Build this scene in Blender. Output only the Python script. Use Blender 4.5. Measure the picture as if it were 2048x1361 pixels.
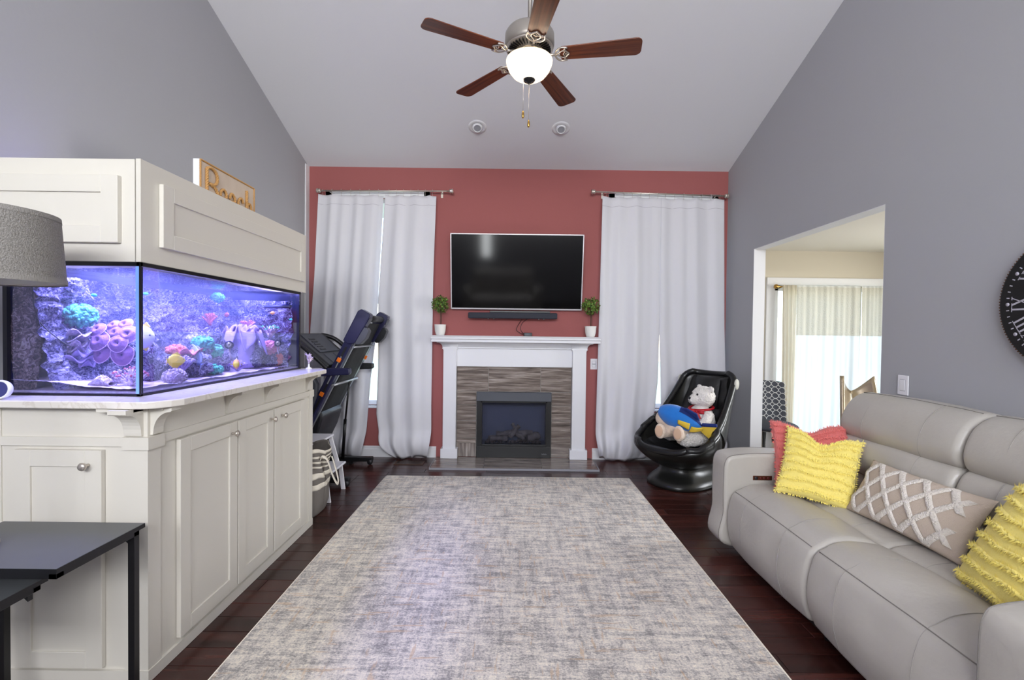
import bpy, bmesh, math, random
from mathutils import Vector, Matrix, noise
random.seed(7)
C = bpy.context.scene.collection
SC = bpy.context.scene
for o in list(bpy.data.objects): bpy.data.objects.remove(o)
PI = math.pi
# ------------------------------------------------------------------ camera, world, sun, area lights, exposure
cam = bpy.data.objects.new('camera', bpy.data.cameras.new('camera')); C.objects.link(cam)
cam.data.sensor_width = 36.0; cam.data.sensor_fit = 'HORIZONTAL'
cam.data.lens = 925.0/2048.0*36.0
cam.data.clip_start = 0.02
cam.matrix_world = Matrix(((0.9999245, -0.0122170, -0.0012989, 0.0), (-0.0010809, 0.0178350, -0.9998404, 0.0), (0.0122382, 0.9997663, 0.0178204, 1.42), (0, 0, 0, 1)))
SC.camera = cam
SC.view_settings.view_transform = 'Standard'; SC.view_settings.look = 'None'
SC.view_settings.gamma = 1.0; SC.view_settings.use_curve_mapping = False
SC.view_settings.exposure = 0.0
W = bpy.data.worlds.new('sky'); SC.world = W; W.use_nodes = True
wn = W.node_tree.nodes; wl = W.node_tree.links
sky = wn.new('ShaderNodeTexSky'); sky.sky_type = 'NISHITA'; sky.sun_disc = False
sky.sun_elevation = math.radians(60); sky.sun_rotation = math.radians(15)
wl.new(sky.outputs[0], wn['Background'].inputs[0]); wn['Background'].inputs[1].default_value = 0.8

def light(name, kind, loc, power, color=(1, 1, 1), aim=None, size=None, size_y=None, radius=None, spread=None):
    d = bpy.data.lights.new(name, kind); d.energy = power; d.color = color
    o = bpy.data.objects.new(name, d); C.objects.link(o); o.location = loc
    if kind == 'AREA':
        d.shape = 'RECTANGLE'; d.size = size; d.size_y = size_y or size
        if spread: d.spread = spread
    elif radius is not None and kind == 'POINT': d.shadow_soft_size = radius
    if aim is not None:
        o.rotation_euler = (Vector(aim)).to_track_quat('-Z', 'Y').to_euler()
    return o
sun = light('sun', 'SUN', (3, 12, 12), 3.4, (1.0, 0.95, 0.86), aim=(-0.12, -0.46, -0.88)); sun.data.angle = math.radians(0.6)
# daylight at the narrow rear window; the other two lamps are added fill
light('rear_window_daylight', 'AREA', (-0.72, -2.76, 1.75), 7, (0.93, 0.97, 1.0), (0, 1, 0.0), 0.22, 0.9)
light('rear_high_fill', 'AREA', (0.0, -2.76, 2.82), 268, (0.98, 0.98, 1.0), (0, 1, 0.12), 4.0, 0.95)  # unseen source added high, clear of the television's reflection
light('breakfast_side_fill', 'AREA', (6.1, 3.6, 1.5), 150, (1.0, 0.98, 0.94), (-1, 0, 0), 1.8, 1.6)  # added lamp brightening the breakfast room; no window known there

# ------------------------------------------------------------------ materials
MATS = {}
def srgb(c):
    return tuple(((x/255.0)/12.92 if x/255.0 <= 0.04045 else (((x/255.0)+0.055)/1.055)**2.4) for x in c) + (1.0,)
def mat(name, col=(200, 200, 200), rough=0.6, metal=0.0, spec=0.5, bump=None, var=None, emit=None, coat=0.0, sheen=0.0, transl=0.0):
    """col sRGB 0-255; bump=(scale, strength, detail); var=(second colour, scale, contrast)"""
    if name in MATS: return MATS[name]
    m = bpy.data.materials.new(name); m.use_nodes = True
    n = m.node_tree.nodes; l = m.node_tree.links; b = n['Principled BSDF']
    b.inputs['Base Color'].default_value = srgb(col); b.inputs['Roughness'].default_value = rough
    b.inputs['Metallic'].default_value = metal; b.inputs['Specular IOR Level'].default_value = spec
    b.inputs['Coat Weight'].default_value = coat; b.inputs['Sheen Weight'].default_value = sheen
    tc = n.new('ShaderNodeTexCoord')
    if var:
        t = n.new('ShaderNodeTexNoise'); t.inputs['Scale'].default_value = var[1]; t.inputs['Detail'].default_value = 4
        l.new(tc.outputs['Object'], t.inputs['Vector'])
        r = n.new('ShaderNodeValToRGB'); k = var[2]
        r.color_ramp.elements[0].position = 0.5-k; r.color_ramp.elements[1].position = 0.5+k
        r.color_ramp.elements[0].color = srgb(col); r.color_ramp.elements[1].color = srgb(var[0])
        l.new(t.outputs['Fac'], r.inputs[0]); l.new(r.outputs[0], b.inputs['Base Color'])
    if bump:
        t = n.new('ShaderNodeTexNoise'); t.inputs['Scale'].default_value = bump[0]; t.inputs['Detail'].default_value = bump[2] if len(bump) > 2 else 3
        l.new(tc.outputs['Object'], t.inputs['Vector'])
        bp = n.new('ShaderNodeBump'); bp.inputs['Strength'].default_value = bump[1]; bp.inputs['Distance'].default_value = 0.01
        l.new(t.outputs['Fac'], bp.inputs['Height']); l.new(bp.outputs[0], b.inputs['Normal'])
    if emit: b.inputs['Emission Color'].default_value = srgb(emit[0]); b.inputs['Emission Strength'].default_value = emit[1]
    if transl:
        tr = n.new('ShaderNodeBsdfTranslucent'); tr.inputs[0].default_value = srgb(col)
        mx = n.new('ShaderNodeMixShader'); mx.inputs[0].default_value = transl
        l.new(b.outputs[0], mx.inputs[1]); l.new(tr.outputs[0], mx.inputs[2]); l.new(mx.outputs[0], n['Material Output'].inputs[0])
    MATS[name] = m; return m
def nodes(m): return m.node_tree.nodes, m.node_tree.links, m.node_tree.nodes['Principled BSDF']
def glass(name, tint=(255, 255, 255), refl=0.5, rough=0.0):
    m = bpy.data.materials.new(name); m.use_nodes = True; n = m.node_tree.nodes; l = m.node_tree.links
    n.remove(n['Principled BSDF'])
    t = n.new('ShaderNodeBsdfTransparent'); t.inputs[0].default_value = srgb(tint)
    g = n.new('ShaderNodeBsdfGlossy'); g.inputs['Roughness'].default_value = rough
    f = n.new('ShaderNodeFresnel'); f.inputs[0].default_value = 1.45
    mu = n.new('ShaderNodeMath'); mu.operation = 'MULTIPLY'; mu.inputs[1].default_value = refl
    l.new(f.outputs[0], mu.inputs[0])
    mx = n.new('ShaderNodeMixShader'); l.new(mu.outputs[0], mx.inputs[0]); l.new(t.outputs[0], mx.inputs[1]); l.new(g.outputs[0], mx.inputs[2])
    l.new(mx.outputs[0], n['Material Output'].inputs[0]); MATS[name] = m; return m

mat('wall_grey', (167, 167, 171), 0.85, bump=(60, 0.05))
mat('wall_red', (158, 90, 88), 0.8, bump=(60, 0.05))
mat('ceiling_white', (224, 224, 227), 0.9, bump=(90, 0.05))
mat('cream_wall', (216, 208, 190), 0.85)
mat('trim_white', (228, 228, 230), 0.4)
mat('cab_white', (212, 207, 196), 0.38, bump=(35, 0.02))
mat('mantel_white', (228, 228, 232), 0.4)
mat('nickel', (200, 192, 182), 0.32, metal=0.8)
mat('brushed_nickel', (158, 152, 145), 0.42, metal=0.6)
mat('chrome', (210, 210, 212), 0.12, metal=1.0)
mat('black_metal', (17, 17, 19), 0.38)
mat('black_plastic', (22, 22, 25), 0.42)
mat('black_trim', (8, 8, 14), 0.3)
mat('curtain', (222, 221, 226), 0.9, bump=(260, 0.12), transl=0.06)
mat('sheer', (240, 240, 236), 0.9, bump=(200, 0.1), transl=0.45)
mat('sheer_beige', (222, 212, 192), 0.9, transl=0.35)
mat('brass', (190, 150, 80), 0.3, metal=1.0)
mat('leather_grey', (186, 181, 173), 0.36, bump=(42, 0.18, 5), var=((176, 171, 163), 5, 0.3))
mat('leather_seam', (128, 123, 118), 0.7)
mat('leather_stitch', (158, 153, 147), 0.7)
mat('leather_black', (20, 20, 22), 0.33, bump=(60, 0.2, 4))
mat('shell_black', (26, 26, 24), 0.3, bump=(30, 0.05))
mat('plush_white', (236, 230, 224), 0.95, bump=(130, 0.9, 4), sheen=0.4)
mat('plush_beige', (226, 205, 186), 0.95, bump=(110, 0.7, 4), sheen=0.3)
mat('plush_blue', (22, 116, 206), 0.85, bump=(140, 0.5, 4), sheen=0.4)
mat('plush_navy', (16, 40, 108), 0.85, bump=(140, 0.5, 4))
mat('plush_yellow', (240, 204, 70), 0.85, bump=(140, 0.5, 4))
mat('ribbon_red', (178, 14, 34), 0.45)
mat('cotton_yellow', (242, 224, 124), 0.92, bump=(160, 0.35, 4), sheen=0.2)
mat('fringe_yellow', (250, 232, 124), 0.95)
mat('cotton_coral', (214, 112, 108), 0.92, bump=(160, 0.35, 4), sheen=0.2)
mat('fringe_coral', (222, 118, 112), 0.95)
mat('linen_beige', (196, 180, 164), 0.92, bump=(220, 0.3, 3))
mat('tuft_cream', (232, 224, 214), 0.95, bump=(150, 0.9, 4))
mat('pot_white', (232, 230, 226), 0.45)
mat('leaf', (52, 84, 30), 0.5, var=((112, 142, 52), 30, 0.12))
mat('bark', (70, 52, 38), 0.8)
mat('soil', (48, 38, 30), 0.95)
mat('tv_bezel', (196, 192, 196), 0.35, metal=0.4)
mat('tv_screen', (10, 10, 11), 0.09, spec=0.6)
mat('black_glass', (12, 13, 17), 0.08, spec=0.6)
mat('charcoal', (42, 46, 58), 0.5)
mat('near_black', (16, 16, 18), 0.8)
mat('log_grey', (168, 150, 134), 0.9, bump=(30, 0.8, 5), var=((96, 82, 74), 12, 0.15))
mat('grout', (188, 182, 176), 0.9)
mat('orange_plastic', (240, 120, 20), 0.4)
mat('tread_blue', (30, 30, 66), 0.34)
mat('tread_black', (24, 25, 30), 0.4)
mat('tread_grey', (70, 72, 80), 0.45)
mat('belt', (30, 31, 34), 0.75, bump=(200, 0.2))
mat('silver_paint', (168, 170, 176), 0.35, metal=0.6)
mat('canvas_grey', (112, 106, 100), 0.95, bump=(220, 0.3))
mat('canvas_cream', (226, 218, 202), 0.95, bump=(220, 0.3))
mat('stool_white', (226, 224, 228), 0.4)
mat('rope', (196, 150, 92), 0.85, bump=(220, 0.5))
mat('sign_board', (206, 190, 174), 0.8, var=((190, 172, 154), 12, 0.3))
mat('lampshade', (158, 154, 148), 0.95, bump=(240, 0.5), var=((128, 124, 118), 260, 0.12), transl=0.1)
mat('shade_lining', (226, 224, 222), 0.9, transl=0.3)
mat('plate_white', (232, 230, 234), 0.35)
mat('plate_shadow', (150, 150, 156), 0.5)
mat('clock_black', (12, 11, 13), 0.7)
mat('clock_edge', (104, 70, 44), 0.7, bump=(120, 0.6))
mat('clock_mark', (176, 172, 184), 0.6)
mat('chair_dark', (70, 72, 80), 0.85)
mat('chair_lattice', (216, 216, 214), 0.85)
mat('champagne', (196, 180, 156), 0.3, metal=0.7)
mat('lawn', (168, 184, 150), 0.95)
mat('register_brown', (72, 48, 34), 0.5)
mat('red_label', (190, 40, 40), 0.5)
mat('button_maroon', (92, 30, 28), 0.35)
glass('pane_glass', (250, 252, 255), 0.6)
glass('tank_glass', (236, 238, 255), 0.3)
glass('water_surface', (215, 225, 255), 0.8)
glass('fire_glass', (214, 218, 230), 0.9, 0.08)

# fan bowl: frosted glass lit from inside
m = mat('bowl_glass', (255, 246, 228), 0.35, emit=((255, 232, 200), 0.22)); n, l, b = nodes(m)
tp = n.new('ShaderNodeBsdfTransparent'); tr = n.new('ShaderNodeBsdfTranslucent'); tr.inputs[0].default_value = (.55, .50, .42, 1)
m1 = n.new('ShaderNodeMixShader'); m1.inputs[0].default_value = .5; m2 = n.new('ShaderNodeMixShader'); m2.inputs[0].default_value = .16
l.new(b.outputs[0], m1.inputs[1]); l.new(tr.outputs[0], m1.inputs[2]); l.new(m1.outputs[0], m2.inputs[1]); l.new(tp.outputs[0], m2.inputs[2]); l.new(m2.outputs[0], n['Material Output'].inputs[0])
# quartz countertop
m = mat('quartz', (222, 215, 208), 0.18); n, l, b = nodes(m)
tc = n.new('ShaderNodeTexCoord'); t = n.new('ShaderNodeTexNoise'); t.inputs['Scale'].default_value = 7; t.inputs['Detail'].default_value = 8; t.inputs['Distortion'].default_value = 1.4
r = n.new('ShaderNodeValToRGB'); e = r.color_ramp.elements; e[0].position = .47; e[0].color = srgb((222, 216, 208)); e[1].position = .53; e[1].color = srgb((220, 214, 206))
x = e.new(.5); x.color = srgb((206, 198, 188)); l.new(tc.outputs['Object'], t.inputs[0]); l.new(t.outputs['Fac'], r.inputs[0]); l.new(r.outputs[0], b.inputs['Base Color'])
# dark wood planks
def wood(name, c1, c2, c3, axis='X', rough=0.25, stretch=14, rnd=0.5, scale=3.0, coat=0.0):
    m = mat(name, c1, rough, coat=coat); n, l, b = nodes(m)
    tc = n.new('ShaderNodeTexCoord'); mp = n.new('ShaderNodeMapping'); oi = n.new('ShaderNodeObjectInfo')
    s = {'X': (1, stretch, stretch), 'Y': (stretch, 1, stretch), 'Z': (stretch, stretch, 1)}[axis]
    mp.inputs['Scale'].default_value = s
    ad = n.new('ShaderNodeVectorMath'); ad.operation = 'ADD'
    mu = n.new('ShaderNodeMath'); mu.operation = 'MULTIPLY'; mu.inputs[1].default_value = 40
    l.new(oi.outputs['Random'], mu.inputs[0]); l.new(tc.outputs['Object'], ad.inputs[0]); l.new(mu.outputs[0], ad.inputs[1]); l.new(ad.outputs[0], mp.inputs[0])
    t = n.new('ShaderNodeTexNoise'); t.inputs['Scale'].default_value = scale; t.inputs['Detail'].default_value = 6; t.inputs['Roughness'].default_value = 0.6; t.inputs['Distortion'].default_value = .4
    l.new(mp.outputs[0], t.inputs[0]); r = n.new('ShaderNodeValToRGB'); e = r.color_ramp.elements
    e[0].position = .3; e[0].color = srgb(c1); e[1].position = .72; e[1].color = srgb(c3); x = e.new(.5); x.color = srgb(c2)
    l.new(t.outputs['Fac'], r.inputs[0])
    h = n.new('ShaderNodeHueSaturation'); m1 = n.new('ShaderNodeMapRange'); m1.inputs[3].default_value = 1-rnd; m1.inputs[4].default_value = 1+rnd
    l.new(oi.outputs['Random'], m1.inputs[0]); l.new(m1.outputs[0], h.inputs['Value']); l.new(r.outputs[0], h.inputs['Color']); l.new(h.outputs[0], b.inputs['Base Color'])
    bp = n.new('ShaderNodeBump'); bp.inputs['Strength'].default_value = .12; bp.inputs['Distance'].default_value = .004; l.new(t.outputs['Fac'], bp.inputs['Height']); l.new(bp.outputs[0], b.inputs['Normal'])
    return m
wood('floor_wood', (36, 20, 18), (58, 29, 25), (76, 38, 31), 'X', 0.24, 16, 0.42, 2.0)
wood('fan_wood', (58, 24, 14), (104, 50, 26), (132, 70, 38), 'X', 0.35, 22, 0.05, 2.0)
wood('tile_wood', (66, 58, 54), (122, 110, 102), (178, 168, 160), 'X', 0.2, 16, 0.10, 2.6)
wood('tile_wood_up', (66, 58, 54), (122, 110, 102), (178, 168, 160), 'Z', 0.2, 16, 0.10, 2.6)
mat('table_top', (70, 72, 75), 0.34, var=((84, 87, 90), 4, 0.3))  # grey carries the sheen of the black tops
# rug
m = mat('rug', (170, 165, 165), 0.95, sheen=0.2); n, l, b = nodes(m)
tc = n.new('ShaderNodeTexCoord')
def nz(scale, sc, det=5, ro=.6):
    mp = n.new('ShaderNodeMapping'); mp.inputs['Scale'].default_value = sc; l.new(tc.outputs['Object'], mp.inputs[0])
    t = n.new('ShaderNodeTexNoise'); t.inputs['Scale'].default_value = scale; t.inputs['Detail'].default_value = det; t.inputs['Roughness'].default_value = ro
    l.new(mp.outputs[0], t.inputs[0]); return t.outputs['Fac']
def mth(op, a, bb):
    q = n.new('ShaderNodeMath'); q.operation = op
    for i, v in enumerate((a, bb)):
        if isinstance(v, (int, float)): q.inputs[i].default_value = v
        else: l.new(v, q.inputs[i])
    return q.outputs[0]
f1 = nz(6.5, (1, 4.5, 1), 7, .75); f2 = nz(5.5, (4.5, 1, 1), 6, .75); f3 = nz(2.0, (1, 1, 1), 3); f4 = nz(80, (1, 1.5, 1), 3, .8)
s_ = mth('ADD', mth('MULTIPLY', f1, .38), mth('MULTIPLY', f2, .26)); s_ = mth('ADD', s_, mth('MULTIPLY', f3, .12)); s_ = mth('ADD', s_, mth('MULTIPLY', f4, .34))
r = n.new('ShaderNodeValToRGB'); e = r.color_ramp.elements
e[0].position = .45; e[0].color = srgb((126, 122, 119)); e[1].position = .63; e[1].color = srgb((236, 226, 208))
x = e.new(.51); x.color = srgb((158, 152, 147)); x = e.new(.56); x.color = srgb((204, 196, 186)); l.new(s_, r.inputs[0])
g1 = nz(3.2, (1, 9, 1), 4); g2 = nz(3.2, (11, 1.6, 1), 4); g3 = mth('MAXIMUM', g1, g2)
r2 = n.new('ShaderNodeValToRGB'); r2.color_ramp.elements[0].position = .61; r2.color_ramp.elements[1].position = .66; r2.color_ramp.elements[1].color = (.55, .55, .55, 1); l.new(g3, r2.inputs[0])
mk = mth('MULTIPLY', r2.outputs[0], mth('MULTIPLY', f4, 1.8))
mx = n.new('ShaderNodeMixRGB'); l.new(mk, mx.inputs[0]); l.new(r.outputs[0], mx.inputs[1]); mx.inputs[2].default_value = srgb((200, 164, 122)); l.new(mx.outputs[0], b.inputs['Base Color'])
bp = n.new('ShaderNodeBump'); bp.inputs['Strength'].default_value = .5; bp.inputs['Distance'].default_value = .006; l.new(f4, bp.inputs['Height']); l.new(bp.outputs[0], b.inputs['Normal'])
# aquarium rock
def rockmat(name, cs, scale=24, b_=1.0):
    m = mat(name, cs[0], 0.8); n, l, b = nodes(m)
    tc = n.new('ShaderNodeTexCoord'); t = n.new('ShaderNodeTexNoise'); t.inputs['Scale'].default_value = scale; t.inputs['Detail'].default_value = 5; t.inputs['Roughness'].default_value = .72; t.inputs['Distortion'].default_value = 2.2
    t2 = n.new('ShaderNodeTexNoise'); t2.inputs['Scale'].default_value = 5; t2.inputs['Detail'].default_value = 3
    l.new(tc.outputs['Object'], t.inputs[0]); l.new(tc.outputs['Object'], t2.inputs[0])
    q = n.new('ShaderNodeMath'); q.operation = 'MULTIPLY_ADD'; q.inputs[1].default_value = .35; l.new(t2.outputs['Fac'], q.inputs[0]); q2 = n.new('ShaderNodeMath'); q2.operation = 'SUBTRACT'; q2.inputs[1].default_value = .175; l.new(t.outputs['Fac'], q2.inputs[0]); l.new(q2.outputs[0], q.inputs[2])
    r = n.new('ShaderNodeValToRGB'); e = r.color_ramp.elements
    e[0].position = .40; e[0].color = srgb(cs[0]); e[1].position = .62; e[1].color = srgb(cs[3])
    x = e.new(.47); x.color = srgb(cs[1]); x = e.new(.53); x.color = srgb(cs[2])
    l.new(q.outputs[0], r.inputs[0]); l.new(r.outputs[0], b.inputs['Base Color'])
    bp = n.new('ShaderNodeBump'); bp.inputs['Strength'].default_value = b_; bp.inputs['Distance'].default_value = .02; l.new(q.outputs[0], bp.inputs['Height']); l.new(bp.outputs[0], b.inputs['Normal'])
rockmat('reef_rock', ((38, 36, 70), (92, 88, 138), (168, 160, 204), (246, 242, 255)), 44)
rockmat('reef_rock_brown', ((50, 38, 36), (112, 86, 84), (160, 130, 126), (220, 200, 196)), 40)
mat('sand', (226, 214, 226), 0.9, bump=(160, .6), var=((196, 176, 196), 30, .15))
mat('coral_green', (96, 206, 160), 0.7, bump=(110, .8), var=((60, 150, 130), 60, .1))
mat('coral_purple', (150, 106, 150), 0.75, bump=(80, .5), var=((128, 88, 140), 30, .15))
mat('coral_rim', (206, 168, 204), 0.75)
mat('coral_pink', (222, 150, 166), 0.7, bump=(110, .8), var=((200, 100, 130), 50, .1))
mat('coral_red', (216, 122, 112), 0.7, bump=(110, .8))
mat('coral_lilac', (170, 150, 206), 0.75, bump=(70, .4))
mat('coral_cream', (222, 206, 214), 0.75, bump=(120, .8), var=((176, 156, 184), 60, .1))
mat('fish_yellow', (250, 222, 70), 0.45)
mat('fish_orange', (246, 170, 70), 0.45)
mat('fish_white', (226, 226, 250), 0.45)
mat('fish_bluegrey', (150, 164, 216), 0.45)
mat('fish_dark', (30, 22, 36), 0.5)
mat('cyan_dot', (60, 226, 206), 0.6)
mat('pump_blue', (16, 18, 70), 0.4)
mat('led_lens', (190, 190, 255), 0.4, emit=((120, 110, 255), 6.0))

# ------------------------------------------------------------------ helpers
def tag(o, label=None, cat=None, group=None, kind=None):
    if label: o['label'] = label
    if cat: o['category'] = cat
    if group: o['group'] = group
    if kind: o['kind'] = kind
    return o
def thing(name, label, cat, loc=(0, 0, 0), group=None, mtx=None):
    o = bpy.data.objects.new(name, None); C.objects.link(o); o.empty_display_size = 0.05
    if mtx is not None: o.matrix_world = mtx
    else: o.location = loc
    return tag(o, label, cat, group)
def root_of(o):
    while o.parent: o = o.parent
    return o
class MB:
    def __init__(s): s.v = []; s.f = []; s.sm = []
    def add(s, vs, fs, smooth=False):
        k = len(s.v); s.v += [tuple(v) for v in vs]; s.f += [tuple(i+k for i in f) for f in fs]; s.sm += [smooth]*len(fs); return s
    def box(s, x0, x1, y0, y1, z0, z1, M=None):
        vs = [(x, y, z) for x in (x0, x1) for y in (y0, y1) for z in (z0, z1)]
        if M is not None: vs = [tuple(M @ Vector(v)) for v in vs]
        return s.add(vs, [(0, 1, 3, 2), (4, 6, 7, 5), (0, 4, 5, 1), (2, 3, 7, 6), (0, 2, 6, 4), (1, 5, 7, 3)])
    def prism(s, pts, axis, a, b, smooth=False):
        n = len(pts); f = {'x': lambda p, t: (t, p[0], p[1]), 'y': lambda p, t: (p[0], t, p[1]), 'z': lambda p, t: (p[0], p[1], t)}[axis]
        vs = [f(p, a) for p in pts]+[f(p, b) for p in pts]
        fs = [(i, (i+1) % n, n+(i+1) % n, n+i) for i in range(n)]
        s.add(vs, fs, smooth); k = len(s.v)-2*n
        s.f += [tuple(k+i for i in range(n))[::-1], tuple(k+n+i for i in range(n))]; s.sm += [False, False]; return s
    def tube(s, pts, r, n=8, caps=True, smooth=True):
        pts = [Vector(p) for p in pts]; rs = r if isinstance(r, (list, tuple)) else [r]*len(pts)
        rings = []; up = None
        for i, p in enumerate(pts):
            d = (pts[min(i+1, len(pts)-1)]-pts[max(i-1, 0)])
            if d.length < 1e-9: d = Vector((0, 0, 1))
            d.normalize()
            if up is None: up = d.orthogonal().normalized()
            up = (up-d*up.dot(d)); up = up.normalized() if up.length > 1e-6 else d.orthogonal().normalized()
            w = d.cross(up); rings.append([p+(up*math.cos(2*PI*k/n)+w*math.sin(2*PI*k/n))*rs[i] for k in range(n)])
        vs = [v for q in rings for v in q]; fs = []
        for i in range(len(pts)-1):
            for k in range(n): fs.append((i*n+k, i*n+(k+1) % n, (i+1)*n+(k+1) % n, (i+1)*n+k))
        s.add(vs, fs, smooth)
        if caps:
            k0 = len(s.v)-len(vs); s.f += [tuple(k0+k for k in range(n))[::-1], tuple(k0+len(vs)-n+k for k in range(n))]; s.sm += [False, False]
        return s
    def lathe(s, prof, c=(0, 0, 0), n=28, axis=None, smooth=True, caps=True, sx=1, sy=1):
        Q = Vector(axis).to_track_quat('Z', 'Y').to_matrix() if axis is not None else Matrix.Identity(3)
        vs = []; fs = []; c = Vector(c)
        for (r, z) in prof:
            for k in range(n): vs.append(c+Q @ Vector((r*sx*math.cos(2*PI*k/n), r*sy*math.sin(2*PI*k/n), z)))
        for i in range(len(prof)-1):
            for k in range(n): fs.append((i*n+k, i*n+(k+1) % n, (i+1)*n+(k+1) % n, (i+1)*n+k))
        s.add(vs, fs, smooth)
        if caps:
            k0 = len(s.v)-len(vs)
            if prof[0][0] > 1e-4: s.f.append(tuple(k0+k for k in range(n))[::-1]); s.sm.append(False)
            if prof[-1][0] > 1e-4: s.f.append(tuple(k0+len(vs)-n+k for k in range(n))); s.sm.append(False)
        return s
    def ball(s, c, r, n=14, M=None):
        if isinstance(r, (int, float)): r = (r, r, r)
        c = Vector(c); vs = []; m_ = max(5, n//2+1)
        for i in range(m_+1):
            th = PI*i/m_
            for k in range(n):
                p = Vector((r[0]*math.sin(th)*math.cos(2*PI*k/n), r[1]*math.sin(th)*math.sin(2*PI*k/n), r[2]*math.cos(th)))
                if M is not None: p = M @ p
                vs.append(c+p)
        fs = [(i*n+k, (i+1)*n+k, (i+1)*n+(k+1) % n, i*n+(k+1) % n) for i in range(m_) for k in range(n)]
        return s.add(vs, fs, True)
    def grid(s, fn, nu, nv, smooth=True, wrap=False):
        vs = [fn(i/nu, j/nv) for j in range(nv+1) for i in range(nu+1)]
        fs = [(j*(nu+1)+i, j*(nu+1)+i+1, (j+1)*(nu+1)+i+1, (j+1)*(nu+1)+i) for j in range(nv) for i in range(nu)]
        return s.add(vs, fs, smooth)
    def xf(s, M):
        s.v = [tuple(M @ Vector(v)) for v in s.v]; return s
    def build(s, name, m, parent=None, bevel=0, seg=2, sub=0, local=False, weld=False, solid=0, mods=None, kind=None, label=None):
        me = bpy.data.meshes.new(name)
        off = Vector((0, 0, 0))
        if parent is not None and not local: off = root_of(parent).location.copy()
        me.from_pydata([(v[0]-off.x, v[1]-off.y, v[2]-off.z) for v in s.v], [], s.f)
        me.polygons.foreach_set('use_smooth', s.sm)
        bm = bmesh.new(); bm.from_mesh(me)
        if weld: bmesh.ops.remove_doubles(bm, verts=bm.verts, dist=1e-5)
        bmesh.ops.recalc_face_normals(bm, faces=bm.faces)
        bm.to_mesh(me); bm.free()
        me.materials.append(MATS[m] if isinstance(m, str) else m)
        o = bpy.data.objects.new(name, me); C.objects.link(o)
        if parent is not None: o.parent = parent
        if solid: q = o.modifiers.new('solid', 'SOLIDIFY'); q.thickness = solid; q.offset = 0
        if bevel: q = o.modifiers.new('bevel', 'BEVEL'); q.width = bevel; q.segments = seg; q.limit_method = 'ANGLE'; q.angle_limit = math.radians(40)
        if sub: q = o.modifiers.new('sub', 'SUBSURF'); q.levels = sub; q.render_levels = sub
        if kind: o['kind'] = kind
        if label: o['label'] = label
        return o
def bx(*a, M=None): return MB().box(*a, M=M)
def catmull(pts, n=6, closed=False):
    P = [Vector(p) for p in pts]; out = []; N = len(P)
    for i in range(N if closed else N-1):
        if closed: a, b, c, d = P[(i-1) % N], P[i], P[(i+1) % N], P[(i+2) % N]
        else: a, b, c, d = P[max(i-1, 0)], P[i], P[i+1], P[min(i+2, N-1)]
        for k in range(n):
            t = k/n; out.append(0.5*((2*b)+(c-a)*t+(2*a-5*b+4*c-d)*t*t+(3*b-a-3*c+d)*t**3))
    if not closed: out.append(P[-1])
    return out
def copy_tree(o, parent=None):
    c = o.copy(); C.objects.link(c)
    if parent is not None: c.parent = parent
    for ch in [x for x in list(o.children)]: copy_tree(ch, c)
    return c
def axes(c, X, Z):
    """matrix with local x along X and local z close to Z"""
    X = Vector(X).normalized(); Z = Vector(Z); Z = (Z-X*Z.dot(X)).normalized(); Y = Z.cross(X)
    m = Matrix((X, Y, Z)).transposed().to_4x4(); m.translation = Vector(c); return m
def struct(o): o['kind'] = 'structure'; return o
# ================================================================== THE SETTING
XL, XR, YB, WZ = -2.277, 2.391, 5.173, 3.23
SL = 0.361; YR = 0.9; ZR = WZ+SL*(YB-YR)
YREAR = -2.8
def ceil_z(y): return WZ+SL*(YB-y) if y >= YR else ZR-SL*(YR-y)
# floor: sub-floor slab with planks
floor = struct(bx(XL-.12, XR+.12, YREAR-.1, YB+.12, -.08, -.012).build('floor', 'near_black'))  # near-black slab showing in the plank joints
PW = 0.112; lens = [0.62, 0.8, 1.0, 1.22]; plank_me = {}
def plank(x0, L, y0, n=[0]):
    key = round(L, 3)
    if key not in plank_me:
        o = bx(0, L-.0025, 0, PW-.0025, -.012, 0).build('plank', 'floor_wood', floor, bevel=.0012, seg=1); plank_me[key] = o
    else:
        o = plank_me[key].copy(); C.objects.link(o)
    o.location = (x0, y0, 0); n[0] += 1
y = 1.36; rnd = random.Random(3)
while y < YB-.01:
    x = XL
    while x < XR-.01:
        L = rnd.choice(lens)
        if x == XL: L = rnd.choice([.3, .45, .62, .8])
        if XR-x-L < .25: L = round(XR-x, 3)
        if not (x+L < -1.46 and y < 3.2):      # nothing of the floor shows under the aquarium cabinet
            plank(x, L, y)
        x += L
    y += PW
mb = MB(); y = 1.36-PW
while y > YREAR:
    x = XL
    while x < XR-.01:
        L = min(rnd.choice(lens), XR-x); mb.box(x, x+L-.0025, y, y+PW-.0025, -.012, 0); x += L
    y -= PW
mb.build('plank_run', 'floor_wood', floor, kind='stuff')
mb = MB(); y = 1.36
while y < 3.2:
    mb.box(XL, -1.5, y, y+PW-.0025, -.0125, -.001); y += PW
mb.build('plank_run', 'floor_wood', floor, kind='stuff')
# ceiling: two slopes meeting in a ridge
T = .12
ceil = MB().prism([(YB+.14, ceil_z(YB)-SL*.14), (YR, ZR), (YREAR-.12, ceil_z(YREAR)-SL*.12), (YREAR-.12, ceil_z(YREAR)-SL*.12+T), (YR, ZR+T), (YB+.14, ceil_z(YB)-SL*.14+T)], 'x', XL-.1, XR+.1).build('ceiling', 'ceiling_white')
struct(ceil)
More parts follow.
